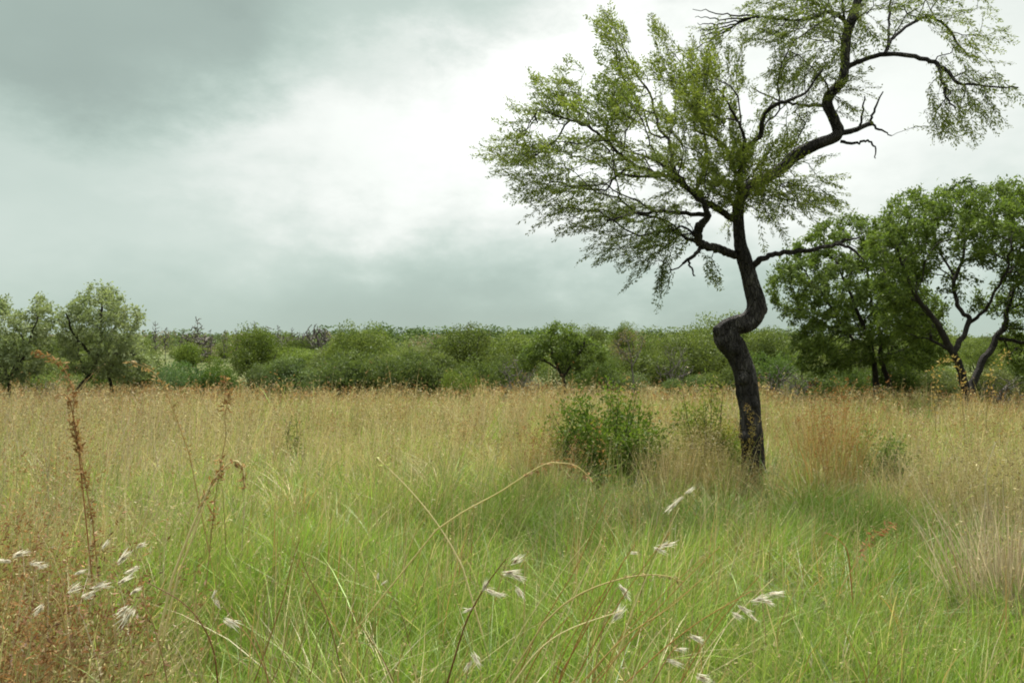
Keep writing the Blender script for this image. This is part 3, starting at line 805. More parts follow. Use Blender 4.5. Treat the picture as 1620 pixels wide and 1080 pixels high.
ROW = [
 (262, 46, 2.6, 572, V_DARK[0], (.82, 1.05, 1.1, 1), 'dark_bush', 'bluish dark bush right of the left tree group'),
 (300, 48, 3.4, 566, V_DARK[1], (.72, 1.0, .85, 1), 'dark_bush', 'low dark green bush between the left trees and the yellow gap'),
 (345, 47, 3.0, 566, V_GREEN[0], (.85, .95, .9, 1), 'green_bush', 'leafy mid green bush left of the pale gap in the hedge'),
 (228, 50, 3.4, 560, V_GREEN[1], (1.1, 1.05, 1.2, 1), 'green_bush', 'olive bush tucked under the right side of the left trees'),
 (425, 47, 3.0, 566, V_DARK[2], (1.0, 1.05, 1.05, 1), 'dark_bush', 'first greyish dark bush of the long dark row'),
 (466, 45, 4.2, 552, V_DARK[3], (.9, 1.0, .95, 1), 'dark_bush', 'second dark bush of the long row, rounded top'),
 (520, 47, 3.6, 556, V_DARK[0], (1.0, 1.05, .95, 1), 'dark_bush', 'dark bush at the left-middle of the long row, slightly lower'),
 (560, 45, 4.4, 546, V_DARK[1], (.92, 1.0, .8, 1), 'dark_bush', 'broad dark bush in the middle of the long row'),
 (612, 46, 4.0, 553, V_DARK[2], (.9, 1.0, .85, 1), 'dark_bush', 'dark bush right of the middle of the long row'),
 (652, 44, 3.8, 545, V_GREEN[2], (1.0, .95, 1.3, 1), 'green_bush', 'tall olive green bush near the right end of the long row'),
 (694, 45, 4.2, 546, V_DARK[3], (.98, 1.0, .8, 1), 'dark_bush', 'last big dark bush at the right end of the long row'),
 (726, 41, 2.2, 580, V_GREEN[3], (1.4, 1.3, 1.2, 1), 'green_bush', 'small light yellow-green shrub at the foot of the long row'),
 (762, 48, 3.6, 556, V_GREEN[0], (1.05, 1.0, 1.3, 1), 'green_bush', 'green bush between the long dark row and the grey twiggy shrub'),
 (806, 50, 3.0, 560, V_TREE[0], (1.1, 1.0, 1.4, 1), 'green_bush', 'green bush behind the grey twiggy shrub'),
 (948, 47, 3.2, 560, V_TREE[1], (1.0, 1.0, 1.1, 1), 'green_bush', 'green bush right of the dark spreading thorn tree'),
 (905, 50, 4.0, 552, V_TREE[2], (1.05, 1.0, 1.2, 1), 'green_bush', 'green bush just behind the dark spreading thorn tree'),
 (985, 46, 3.0, 585, V_DARK[1], (1.0, 1.05, 1.1, 1), 'dark_bush', 'low bluish bush at the foot of the brown bare tree'),
 (1030, 52, 5.0, 533, V_TREE[3], (1.1, 1.0, 1.2, 1), 'green_tree', 'leafy green tree between the two pale trunks'),
 (1085, 56, 5.6, 524, V_TREE[0], (1.2, 1.08, 1.3, 1), 'green_tree', 'light green tree right of the pale trunks'),
 (1130, 60, 6.0, 512, V_TREE[1], (1.15, 1.05, 1.3, 1), 'green_tree', 'tall light green tree behind the bend of the crooked trunk'),
 (1088, 44, 2.4, 586, V_DARK[2], (.9, 1.05, .9, 1), 'dark_bush', 'low dark bush in front of the light green tree'),
 (1140, 46, 3.2, 575, V_GREEN[2], (1.1, 1.0, 1.3, 1), 'green_bush', 'low green bush left of the crooked trunk'),
 (1218, 52, 4.2, 552, V_GREEN[3], (.85, .95, 1, 1), 'green_bush', 'dark green bush right of the crooked trunk'),
 (1210, 64, 6.0, 520, V_TREE[2], (1.15, 1.05, 1.3, 1), 'green_tree', 'hazy light green tree right of the crooked trunk'),
 (1262, 44, 3.4, 578, V_DARK[0], (1.1, 1.1, 1.1, 1), 'dark_bush', 'grey-green bush under the smaller acacia'),
 (1310, 42, 3.6, 570, V_DARK[3], (.9, 1.0, .8, 1), 'dark_bush', 'dark bush in the shade of the smaller acacia'),
 (1352, 44, 3.0, 566, V_GREEN[0], (.85, .9, 1, 1), 'green_bush', 'green bush left of the stems of the smaller acacia'),
 (1440, 41, 4.0, 548, V_GREEN[1], (.95, .95, 1.1, 1), 'green_bush', 'green bush between the stems of the two acacias'),
 (1488, 40, 3.0, 576, V_DARK[1], (1.15, 1.1, 1.1, 1), 'dark_bush', 'low greyish bush behind the fork of the big acacia'),
 (1560, 36, 3.0, 570, V_DARK[2], (1.2, 1.1, 1.1, 1), 'dark_bush', 'greyish bush right of the big acacia trunk'),
 (1618, 37, 4.4, 545, V_DARK[3], (.95, 1.0, .9, 1), 'dark_bush', 'tall dark bush at the right edge under the big acacia'),
 (1700, 38, 4.6, 540, V_GREEN[2], (.9, .95, .9, 1), 'green_bush', 'green bush beyond the right edge'),
 (30, 46, 4.0, 575, V_GREEN[3], (1.15, 1.1, 1.2, 1), 'green_bush', 'low olive bush behind the tree at the left edge'),
 (85, 48, 3.4, 585, V_DARK[0], (1.2, 1.2, 1.1, 1), 'dark_bush', 'grey-green bush behind the leaning black trunk'),
 (-40, 46, 4.2, 565, V_GREEN[0], (1.1, 1.05, 1.2, 1), 'green_bush', 'olive bush at the left edge'),
 (135, 52, 4.2, 560, V_GREEN[2], (1.1, 1.05, 1.2, 1), 'green_bush', 'olive bush seen between the leaning trunk and the straight stem'),
]
for px, D, wd, top, me, tint, name, label in ROW:
    if px > 1640 or px < -20: continue
    tall = me in V_TREE
    w0, h0 = (4.2, 2.75) if not tall else (4.6, 3.9)
    put(name, me, label, 'tree' if name.endswith('tree') else 'bush', px, D, wd * 1.08, top_h(top, px, D), w0, h0, tuple(q * .84 for q in tint[:3]) + (1,))

# slope behind: individually seen bushes between 58 and 150 m
SL = np.random.default_rng(77)
cands = []
for k in range(2200):
    D = 58 + 100 * SL.random() ** 1.3; px = -60 + 1740 * SL.random()
    if 700 < px < 770 and D > 110: continue
    s = 1 + 0.012 * (D - 58)
    if all(math.hypot((px - a) / F * (D + b) / 2, (D - b) * .4) > 2.4 for a, b in cands): cands.append((px, D))
    if len(cands) >= 150: break
PLACES = ((240, 'behind the left tree group'), (405, 'above the low dark bush and the pale gap'), (570, 'above the left half of the long dark row'), (720, 'above the right half of the long dark row'),
          (860, 'behind the grey twiggy shrub'), (980, 'behind the dark spreading thorn tree'), (1180, 'behind the slim pale trunks'), (1340, 'behind the smaller acacia'), (9999, 'behind the big acacia'))
for k, (px, D) in enumerate(sorted(cands, key=lambda q: q[1])):
    q = SL.random(); hei = 2.2 + 2.2 * SL.random(); wid = 4.0 + 2.4 * SL.random()
    lt = 0.72 + .42 * SL.random()
    where = next(b for a, b in PLACES if px < a)
    far = 'far ' if D > 100 else ''
    hei = max(1.5, min(hei, top_h((534 if px < 840 else 522) + 14 * SL.random(), px, D)))
    if q < 0.3:
        put('slope_bush', V_DARK[k % 4], 'greyish green %sbush on the slope %s' % (far, where), 'bush', px, D, wid, hei, 4.2, 2.75, (1.2 * lt, 1.15 * lt, 1.1 * lt, 1), 'greyish %sbushes %s' % (far, where))
    else:
        t = (1.15 * lt, 1.1 * lt, 1.0 * lt, 1) if 240 < px < 480 else (1.15 * lt, 1.05 * lt, 1.2 * lt, 1)
        hei *= 1.35 if q > .72 else 1
        hei = max(1.5, min(hei, top_h((534 if px < 840 else 520) + 14 * SL.random(), px, D)))
        put('slope_bush', V_TREE[k % 4] if q > .72 else V_GREEN[k % 4], 'bright green %sbush on the slope %s' % (far, where), 'bush', px, D, wid, hei, 4.2, 2.9, t, 'green %sbushes %s' % (far, where))

# the skyline: dark tree crowns on the crest, each seen against the sky
RD = np.random.default_rng(5)
for k, (px, top) in enumerate([(532, 518), (552, 520), (575, 519), (598, 516), (622, 518), (645, 515), (668, 519), (690, 521), (712, 520), (738, 518), (752, 517), (778, 520), (800, 519), (822, 518), (846, 521),
                               (870, 518), (960, 520), (985, 518), (1012, 520), (1040, 521), (1075, 519), (1100, 515), (1225, 518), (1255, 520), (285, 524), (335, 526), (390, 527), (440, 528), (490, 526)]):
    D = 285 + 40 * RD.random(); dark = px < 840
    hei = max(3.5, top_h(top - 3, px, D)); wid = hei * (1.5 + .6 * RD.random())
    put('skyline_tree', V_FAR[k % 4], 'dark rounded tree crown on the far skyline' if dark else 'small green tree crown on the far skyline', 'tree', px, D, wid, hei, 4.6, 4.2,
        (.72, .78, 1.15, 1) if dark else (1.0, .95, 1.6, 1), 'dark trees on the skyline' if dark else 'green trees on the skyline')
# dead and bare trees
DEAD = [(312, 500, 120, 2.4, V_POLE[0], 'tall dead tree with a tufted top on the left skyline'), (245, 508, 120, 1.8, V_POLE[1], 'short dead tree close to the right side of the left trees'),
        (262, 514, 125, 1.4, V_POLE[2], 'thin bare pole of a dead tree right of the left trees'), (402, 508, 130, 1.6, V_POLE[1], 'dead tree with thin spread twigs, left of the middle skyline'),
        (392, 514, 128, 1.4, V_POLE[0], 'small dead tree left of the spread one'), (424, 512, 130, 1.8, V_POLE[2], 'dead tree with a dense twiggy top on the skyline'),
        (440, 514, 132, 1.6, V_POLE[0], 'dead tree right of the dense twiggy one'), (355, 518, 125, 1.2, V_POLE[2], 'low bare pole on the left skyline'), (372, 519, 126, 1.2, V_POLE[1], 'second low bare pole on the left skyline'),
        (742, 509, 260, 3.0, V_POLE[0], 'bare dead tree rising above the middle skyline'), (462, 518, 132, 1.3, V_POLE[1], 'thin dead tree just left of the pinkish bare crown'),
        (290, 519, 122, 1.2, V_POLE[1], 'low bare pole left of the tufted dead tree'), (333, 517, 122, 1.3, V_POLE[2], 'thin bare pole right of the tufted dead tree')]
for px, top, D, wd, me, lab in DEAD:
    put('dead_tree', me, lab, 'dead tree', px, D, wd, top_h(top, px, D), 1.5, 5.3, (1, 1, 1, 1))
BARE = [(502, 509, 130, 4.6, V_BARE_FAR[0], 'pinkish grey bare crown standing above the dark row'), (310, 522, 118, 6.0, V_BARE_FAR[1], 'brownish bare thicket under the tufted dead tree'),
        (480, 522, 128, 4.2, V_BARE_FAR[2], 'grey bare bush left of the pinkish bare crown'), (555, 530, 140, 6.0, V_BARE_FAR[1], 'low pale bare thicket right of the pinkish crown'),
        (590, 532, 145, 6.5, V_BARE_FAR[2], 'wide pale bare thicket under the skyline trees'), (450, 528, 128, 5.0, V_BARE_FAR[0], 'bare grey thicket above the dark row'), (420, 527, 126, 5, V_BARE_FAR[1], 'bare grey thicket with mixed green, left skyline'),
        (818, 556, 46, 2.4, V_BARE[0], 'grey twiggy leafless shrub left of the dark thorn tree'), (838, 570, 45, 1.6, V_BARE[1], 'smaller grey leafless shrub beside the thorn tree'),
        (1236, 570, 40, 2.6, V_BARE[2], 'tangle of grey dead branches right of the crooked trunk'), (1262, 584, 38, 2.0, V_BARE[0], 'low grey dead branches under the smaller acacia'),
        (1066, 535, 46, 2.4, V_BARE[1], 'bare shrub with a pale trunk left of the crooked tree'), (1592, 590, 33, 2.2, V_BARE[2], 'grey leafless shrub right of the big acacia trunk'),
        (235, 560, 52, 2.0, V_BARE[2], 'grey bare shrub right of the left tree group'), (70, 598, 40, 1.8, V_BARE[0], 'grey dead shrub left of the leaning black trunk')]
for px, top, D, wd, me, lab in BARE:
    put('bare_shrub', me, lab, 'bush', px, D, wd, top_h(top, px, D), 2.6, 3.1, (1, 1, 1, 1))
traced_tree('withered_tree', 'withered brown tree with a slim pale trunk, right of the dark thorn tree', 'tree', 44.0,
    [([(1002, 622, 2.2), (1001, 600, 2), (999, 570, 1.8), (994, 545, 1.4), (990, 528, .8)], (0, 0)), ([(1000, 580, 1.4), (1012, 555, 1.2), (1018, 535, .7)], (0, .8)), ([(998, 575, 1.2), (982, 555, 1), (972, 540, .6)], (0, -.8))],
    [([(962, 560), (968, 535), (990, 518), (1012, 524), (1024, 545), (1012, 566), (985, 570)], 110, 1.2, .2, 0)],
    [(0.13, 0.10, 0.05), (0.17, 0.13, 0.07), (0.11, 0.12, 0.045)], 0.12, 0.05, 16, .8, seed=61, bark=M_GREY, tip=.008)

# the far wood that reads as one mass: beyond the slope's single bushes
g = np.random.default_rng(9); geo = Geo()
nb = 1500
D = 120 + 215 * g.random(nb) ** 0.8; px = -120 + 1860 * g.random(nb)
keep = ~((px > 715) & (px < 765) & (D > 150) & (D < 235)) & ~((px > 775) & (px < 800) & (D > 190) & (D < 230)) & (vnoise(px, D * 2.2, 60, 4) > .22)
D, px = D[keep], px[keep]; nb = len(D)
x = XatD(px, D); z = ground_z(x, D)
hgt = (2.0 + 2.4 * g.random(nb)) * np.where(D > 250, .7, 1); wid = 2.8 + 3.0 * g.random(nb)
sp = np.array([(0.085, 0.115, 0.035), (0.10, 0.135, 0.045), (0.075, 0.105, 0.045), (0.13, 0.15, 0.055), (0.14, 0.12, 0.08)])[np.minimum((g.random(nb) ** 1.2 * 5).astype(int), 4)]
m = 130; k = np.repeat(np.arange(nb), m); n = len(k)
d = nrm(g.normal(0, 1, (n, 3)))
p = np.stack([x[k], D[k], z[k] + hgt[k] * .5], 1) + d * np.stack([wid[k] * .5, wid[k] * .5, hgt[k] * .5], 1) * (.7 + .45 * g.random((n, 1))) * (1 + .2 * np.sin(d[:, :1] * 5 + k[:, None]))
lf = np.where(D[k] > 200, .75, .55) * (.7 + .6 * g.random(n))
diamonds(geo, p, nrm(g.normal(0, 1, (n, 3))), nrm(d + g.normal(0, .4, (n, 3))), lf, lf * .6, sp[k] * (.8 + .4 * g.random((n, 1))), .1)
link('far_woodland', geo.mesh('far_woodland', M_LEAF), kind='stuff', label='mass of hazy green bush covering the far rising slope')


# ------------------------------------------------------------------ grass
def blades(geo, x, y, h_, lean, ang, face, w_, col, seg=3, curve=1.0, z0=None, tipcol=None, mi=0):
    n = len(x); z = ground_z(x, y) if z0 is None else z0
    base = np.stack([x, y, z - .02], 1)
    d = np.stack([np.cos(ang), np.sin(ang), np.zeros(n)], 1)
    s = np.stack([np.cos(face), np.sin(face), np.zeros(n)], 1)
    V, C = [], []
    tipc = col if tipcol is None else tipcol
    for i in range(seg + 1):
        t = i / seg
        bend = lean * (t ** 1.0 * .35 + .65 * t ** 2.2 * curve)
        hh = h_ * (t - 0.22 * np.clip(lean, 0, 1.4) * t ** 2.5)
        c = base + d * (bend * h_)[:, None] + np.stack([np.zeros(n), np.zeros(n), hh], 1)
        cc = col * (1 - t ** 2) + tipc * t ** 2
        if i < seg:
            ww = (w_ * (1 - t) ** .55 * .5)[:, None]
            V += [c - s * ww, c + s * ww]; C += [cc, cc]
        else: V.append(c); C.append(cc)
    k = 2 * seg + 1
    V = np.stack(V, 1).reshape(-1, 3); C = np.stack(C, 1).reshape(-1, 3)
    b = np.arange(n)[:, None] * k
    qs = np.concatenate([b + np.array([[2 * i, 2 * i + 1, 2 * i + 3, 2 * i + 2]]) for i in range(seg - 1)]) if seg > 1 else np.zeros((0, 4), int)
    ts = b + np.array([[k - 3, k - 2, k - 1]])
    geo.add(V, [qs, ts], C, mi)
    return c


def wedge(n, d0, d1, g, margin=1.14, extra=0.8, pw=1.0):
    """random ground points in the view wedge between two distances"""
    u = g.random(n)
    d = np.sqrt(d0 * d0 + (d1 * d1 - d0 * d0) * u) if pw == 1.0 else d0 + (d1 - d0) * u ** pw
    hw = 810.0 / F * d * margin + extra
    return (g.random(n) * 2 - 1) * hw, d


def pal_pick(pal, a, g, n):
    pal = np.asarray(pal, float); a = np.clip(a, 0, .999) * (len(pal) - 1); i = a.astype(int); f = (a - i)[:, None]
    return (pal[i] * (1 - f) + pal[np.minimum(i + 1, len(pal) - 1)] * f) * (.62 + .76 * g.random((n, 1)))


GREEN = [(0.085, 0.165, 0.018), (0.145, 0.235, 0.030), (0.205, 0.295, 0.050), (0.30, 0.36, 0.11)]
STRAW = [(0.23, 0.175, 0.070), (0.33, 0.275, 0.12), (0.43, 0.37, 0.18), (0.39, 0.34, 0.22)]
RUST = [(0.22, 0.11, 0.042), (0.30, 0.175, 0.065), (0.36, 0.24, 0.10)]


def dryness(x, y):
    """0 lush green .. 1 dry: green pool in the foreground and middle, dry to the left front and beyond"""
    px = 810 + x / y * F
    a = 0.35 * (vnoise(x, y, 1.6, 21) - .5) + .35 * (vnoise(x, y, .6, 22) - .5)
    far = np.clip((y - 5.8) / 6.0, 0, 1)
    left = np.clip((330 - px) / 330, 0, 1) * np.clip((6.5 - y) / 2.5, 0, 1)
    leftmid = np.clip((420 - px) / 250, 0, 1) * np.clip((y - 5) / 2.5, 0, 1) * .4
    right = np.clip((px - 1480) / 100, 0, 1) * .3
    return np.clip(.10 + far * .62 + left * .75 + leftmid + right + a, 0, 1)


g = np.random.default_rng(31)
geo = Geo()
for (n, d0, d1, seg, wmin, hm) in ((80000, 1.5, 4.6, 4, .0056, .40), (95000, 4.6, 8.5, 3, .0080, .46), (95000, 8.5, 17, 3, .011, .50), (70000, 17, 42, 2, .018, .50)):
    x, y = wedge(n, d0, d1, g)
    # blades stand in tussocks
    cs = .13 if d0 < 5 else .22
    cxx, cyy = np.round(x / cs), np.round(y / cs)
    pull = .45 * g.random(n)
    hs = np.sin(cxx * 12.9898 + cyy * 78.233) * 43758.5453; hs = hs - np.floor(hs)
    x = x + ((cxx + hs - .5) * cs - x) * pull; y = y + ((cyy + hs * .7 - .35) * cs - y) * pull
    y = np.maximum(y, 1.35)
    hn = vnoise(x, y, 1.1, 5); hn2 = vnoise(x, y, .35, 6)
    hh = hm * (.35 + .55 * hn + .45 * hn2) * (.5 + .8 * g.random(n)) * (.75 + .5 * hs)
    pxx = 810 + x / y * F
    hh = np.where((y > 6.8) & (y < 10.4) & ((abs(pxx - 960) < 105) | (abs(pxx - 1198) < 48)), hh * .55, hh)
    if d0 < 5: hh = np.minimum(hh, .22 + .16 * y * (.8 + .4 * g.random(n)))
    dr = dryness(x, y)
    isdry = g.random(n) < .05 + np.clip(dr - .12, 0, 1) * .62
    col = pal_pick(GREEN, .45 * vnoise(x, y, .8, 9) + .38 * g.random(n) + .25 * dr, g, n)
    drc = pal_pick(STRAW, .6 * vnoise(x, y, .9, 10) + .4 * g.random(n), g, n)
    col = np.where(isdry[:, None], drc, col)
    tip = np.where((g.random(n) < .3)[:, None], drc * .6 + col * .4, col)
    ang = (hs * 6.283 + g.normal(0, .9, n)); ang = np.where(g.random(n) < .35, g.normal(-.2, .7, n), ang)
    lean = np.abs(g.normal(.34, .36, n)) + .1 * hs
    blades(geo, x, y, hh, lean, ang, g.random(n) * 6.283, np.maximum(wmin * (.7 + .8 * g.random(n)), .45 * y / 796), col, seg, 1.0, None, tip)
# long arching straw and bleached leaves lying over the green
nc = 1000
ccx, ccy = wedge(nc, 2.0, 12.0, g)
k = np.repeat(np.arange(nc), 48); n = len(k)
rr = np.where(ccy[k] < 4.6, .045, .075)
x = ccx[k] + g.normal(0, 1, n) * rr; y = np.maximum(ccy[k] + g.normal(0, 1, n) * rr, 1.5)
tone = np.clip(g.random(nc) * 1.15 - .5 * dryness(ccx, ccy) + .12, 0, 1)[k]; shade = (.72 + .5 * g.random(nc))[k][:, None]
mixd = g.random(n)
BLUEG = [(.10, .165, .05), (.16, .22, .075), (.21, .26, .10)]
col = np.where((tone < .22)[:, None], pal_pick(STRAW, .2 + .8 * g.random(n), g, n), np.where((tone < .30)[:, None], pal_pick(RUST, g.random(n), g, n),
      np.where((tone < .5)[:, None], pal_pick(BLUEG, g.random(n), g, n), pal_pick(GREEN, .25 + .7 * g.random(n), g, n))))
col = np.where((mixd < .16)[:, None], pal_pick(STRAW, g.random(n), g, n), col) * shade
big = (.30 + .34 * g.random(nc))[k]
blades(geo, x, y, big * (.5 + .7 * g.random(n)), np.abs(g.normal(.62, .38, n)), np.arctan2(y - ccy[k], x - ccx[k]) + g.normal(0, .5, n), g.random(n) * 6.283, .0066 * (.6 + .8 * g.random(n)) * np.maximum(1, y / 5.5), col, 5, 1.25)
link('green_grass', geo.mesh('green_grass', M_GRASS), kind='stuff', label='lush green grass carpet in the foreground thinning into the dry grass')

# tall dry grass: thin culms with feathery heads
geo = Geo(); g = np.random.default_rng(37)


def culms(geo, x, y, hh, col, headcol, g, w_, spk, slen, lean_m=.16, bias=0.0, headlen=.26):
    n = len(x)
    ang = np.where(g.random(n) < .5, g.random(n) * 6.283, g.normal(bias, .8, n))
    lean = np.abs(g.normal(lean_m, .14, n)); face = g.random(n) * 6.283
    blades(geo, x, y, hh, lean, ang, face, w_, col, 4, 1.15, None, col * .6 + headcol * .4)
    if spk:
        k = np.repeat(np.arange(n), spk); m = len(k)
        t = 1 - headlen * g.random(m) ** 1.2
        bend = lean[k] * (t * .35 + .65 * t ** 2.2 * 1.15)
        z = ground_z(x[k], y[k]) + hh[k] * (t - .22 * np.clip(lean[k], 0, 1.4) * t ** 2.5)
        p = np.stack([x[k] + np.cos(ang[k]) * bend * hh[k], y[k] + np.sin(ang[k]) * bend * hh[k], z], 1) + g.normal(0, .008, (m, 3))
        dirv = np.stack([np.cos(ang[k]) * .5, np.sin(ang[k]) * .5, np.full(m, .25)], 1) + g.normal(0, .55, (m, 3)) + np.array((0, 0, -.15))
        L = slen * (.6 + .8 * g.random(m)) * np.maximum(1, y[k] / 20)
        diamonds(geo, p, dirv, nrm(g.normal(0, 1, (m, 3))), L, np.maximum(L * .27, .7 * y[k] / 796), headcol[k] * (.62 + .4 * g.random((m, 1))), .1)


for (n, d0, d1, wmin, spk, sl) in ((4200, 2.0, 6.0, .0062, 7, .015), (12000, 6.0, 11, .0066, 6, .024), (20000, 11, 21, .012, 4, .042), (20000, 21, 52, .024, 3, .07)):
    x, y = wedge(n, d0, d1, g)
    px = 810 + x / y * F
    dr = dryness(x, y)
    cs = .38 if d0 < 11 else .8
    cxx, cyy = np.round(x / cs), np.round(y / cs); hs = np.sin(cxx * 17.13 + cyy * 41.7) * 9631.7; hs = hs - np.floor(hs)
    pull = .75 * g.random(n) ** .7
    x = x + ((cxx + (hs - .5) * .8) * cs - x) * pull; y = y + ((cyy + (hs * 7 % 1 - .5) * .8) * cs - y) * pull
    thinpx = np.clip(1 - np.minimum(abs(px - 960) / 105, abs(px - 1198) / 50) ** 4, 0, 1) * ((y > 7.6) & (y < 10.8)) * .75
    ok = (g.random(n) > thinpx) & (g.random(n) < np.clip((dr - .18) * 1.5, .30 if d0 < 6 else .12, 1) * np.where(hs > .3, 1.15, .5))
    # a lower strip at the far edges, where trunks show down to their feet
    x, y, px, dr, hs = x[ok], y[ok], px[ok], dr[ok], hs[ok]; n = len(x)
    hn = vnoise(x, y, 2.6, 15) * .6 + vnoise(x, y, .7, 16) * .4
    hh = (.66 + .50 * hn) * (.66 + .40 * g.random(n)) * (1 + .34 * (g.random(n) < .07)) * (.72 + .5 * hs)
    hh = hh * (1 + (.75 * (vnoise(x, y * .5, .9, 71) - .45) + .4 * (vnoise(x, y * .5, 3.0, 72) - .5)) * np.clip((y - 7) / 8, 0, 1))
    hh = np.where(px > 1230, hh * .86, hh)
    hh = np.minimum(hh, 0.42 + y * .105)
    rust = .5 * vnoise(x, y, 1.7, 18) + .5 * (hs * 3 % 1) + .25 * np.clip((y - 9) / 14, -.4, 1) + g.normal(0, .18, n)
    col = pal_pick(STRAW, .25 + .35 * vnoise(x, y, 1.3, 19) + .35 * (hs * 5 % 1) + g.normal(0, .2, n), g, n)
    if d0 < 6: col = np.where((g.random(n) < .40)[:, None], pal_pick(RUST, g.random(n), g, n), col)
    pat = vnoise(x, y, 2.4, 61); pat2 = vnoise(x * .5, y, 3.1, 62)
    col = col * (.80 + .42 * pat2)[:, None]
    gr_ = np.clip((pat - .42) * 6, 0, 1); green = g.random(n) < .14 + .55 * gr_
    grey = g.random(n) < np.clip((520 - px) / 300, 0, 1) * .45
    col = np.where(grey[:, None], np.array((.34, .28, .21)) * (.7 + .5 * g.random((n, 1))), col)
    col = np.where(green[:, None], col * np.array((.62, .80, .5)), col)
    hc = np.where((rust > .78)[:, None], pal_pick(RUST, .5 + g.normal(0, .25, n), g, n), pal_pick(STRAW, .45 + g.normal(0, .25, n), g, n))
    culms(geo, x, y, hh, col, hc, g, np.maximum(wmin * (.7 + .6 * g.random(n)), .38 * y / 796), spk, sl, .18, .1)
    # dry leaves low on the culms
    m = n; q = g.integers(0, n, m)
    blades(geo, x[q] + g.normal(0, .06, m), y[q] + g.normal(0, .06, m), hh[q] * (.45 + .35 * g.random(m)), np.abs(g.normal(.5, .3, m)), g.random(m) * 6.283, g.random(m) * 6.283,
           np.maximum(wmin * 1.3, .5 * y[q] / 796), np.where((g.random(m) < .5)[:, None], col[q], pal_pick(GREEN, .5 + .3 * g.random(m), g, m)), 3)
link('tall_dry_grass', geo.mesh('tall_dry_grass', M_DRY), kind='stuff', label='tall straw and rust coloured seeding grass across the field')


# ------------------------------------------------------------------ shrubs, tufts and single stalks
def leafy_shrub(label, px, D, wid, hei, n, pal, leaf, seed, upright=.6, stems=14, name='leafy_shrub'):
    g = np.random.default_rng(seed)
    b = np.array((XatD(px, D), D, 0.0)); b[2] = float(ground_z(b[0], D))
    root = thing(name, label, 'shrub', b)
    wood, fol = Geo(), Geo()
    per = n // stems
    for k in range(stems):
        a = g.random() * 6.283; r = math.sqrt(g.random()) * wid * .5
        hh = hei * (1 - .55 * (r / (wid * .5)) ** 2) * (.52 + .62 * g.random())
        e = np.array((math.cos(a) * r, math.sin(a) * r * .8, hh))
        s0 = np.array((math.cos(a) * r * .25, math.sin(a) * r * .25, -.05))
        path = spline(np.array([s0, s0 * .5 + e * .5 + g.normal(0, .05, 3) + np.array((0, 0, .1 * hh * upright)), e]), 7)
        tube(wood, path, np.linspace(.009, .003, len(path)), 5)
        i = (len(path) - 1) * (0.12 + .88 * g.random(per)); i0 = np.minimum(i.astype(int), len(path) - 2); f = (i - i0)[:, None]
        p = path[i0] * (1 - f) + path[i0 + 1] * f
        out = nrm(g.normal(0, 1, (per, 3)) + np.array((0, 0, .25)))
        p = p + out * (.03 + .13 * g.random((per, 1)) * wid / .9)
        p[:, 2] = np.abs(p[:, 2]) + .02
        diamonds(fol, p, out + g.normal(0, .4, (per, 3)), nrm(g.normal(0, .7, (per, 3)) + np.array((0, 0, .7))), leaf * (.6 + .8 * g.random(per)), leaf * .42 * (.7 + .6 * g.random(per)), leaf_colours(p * 2, pal, g), .12)
    for k in range(stems):          # straggling shoots
        a = g.random() * 6.283; r = (.15 + .45 * g.random()) * wid
        e = np.array((math.cos(a) * r, math.sin(a) * r, hei * (.55 + .65 * g.random()) * (1 - .35 * r / wid)))
        s0 = e * np.array((.5, .5, .4)); path = spline(np.array([s0, s0 * .5 + e * .5 + g.normal(0, .03, 3), e]), 6)
        tube(wood, path, np.linspace(.006, .002, len(path)), 4)
        m_ = 34; i = (len(path) - 1.001) * g.random(m_); i0 = i.astype(int); f = (i - i0)[:, None]
        p = path[i0] * (1 - f) + path[i0 + 1] * f; out = nrm(g.normal(0, 1, (m_, 3)) + np.array((0, 0, .3)))
        p = p + out * .035
        diamonds(fol, p, out, nrm(g.normal(0, .7, (m_, 3)) + np.array((0, 0, .7))), leaf * (.6 + .8 * g.random(m_)), leaf * .42 * (.7 + .6 * g.random(m_)), leaf_colours(p * 2, pal, g), .12)
    link('stems', wood.mesh('stems', M_BARK2), root)
    link('foliage', fol.mesh('foliage', M_LEAF), root)


SHRUB = [(0.06, 0.105, 0.014), (0.09, 0.145, 0.018), (0.125, 0.18, 0.026)]
leafy_shrub('round dark green leafy shrub in the grass left of the crooked tree', 966, 10.5, 1.7, 1.30, 14500, SHRUB, .06, 201, stems=22)
leafy_shrub('small green side shrub joined to the left of the round one', 905, 10.9, .6, .85, 3600, SHRUB, .055, 202, stems=9)
leafy_shrub('yellow-green upright weedy bush beside the crooked trunk', 1115, 10.6, 1.0, 1.36, 8500, [(.11, .16, .025), (.15, .19, .035), (.22, .21, .05)], .045, 203, stems=12, name='weedy_bush')
leafy_shrub('low green shrub at the right behind the orange tuft', 1385, 9.6, .9, .74, 4000, [(.09, .14, .03), (.12, .17, .04), (.15, .19, .05)], .05, 204, stems=12)
leafy_shrub('small green bush near the left in the dry grass', 462, 12.5, .5, .8, 600, [(.10, .13, .03), (.14, .16, .04)], .05, 205, stems=7)


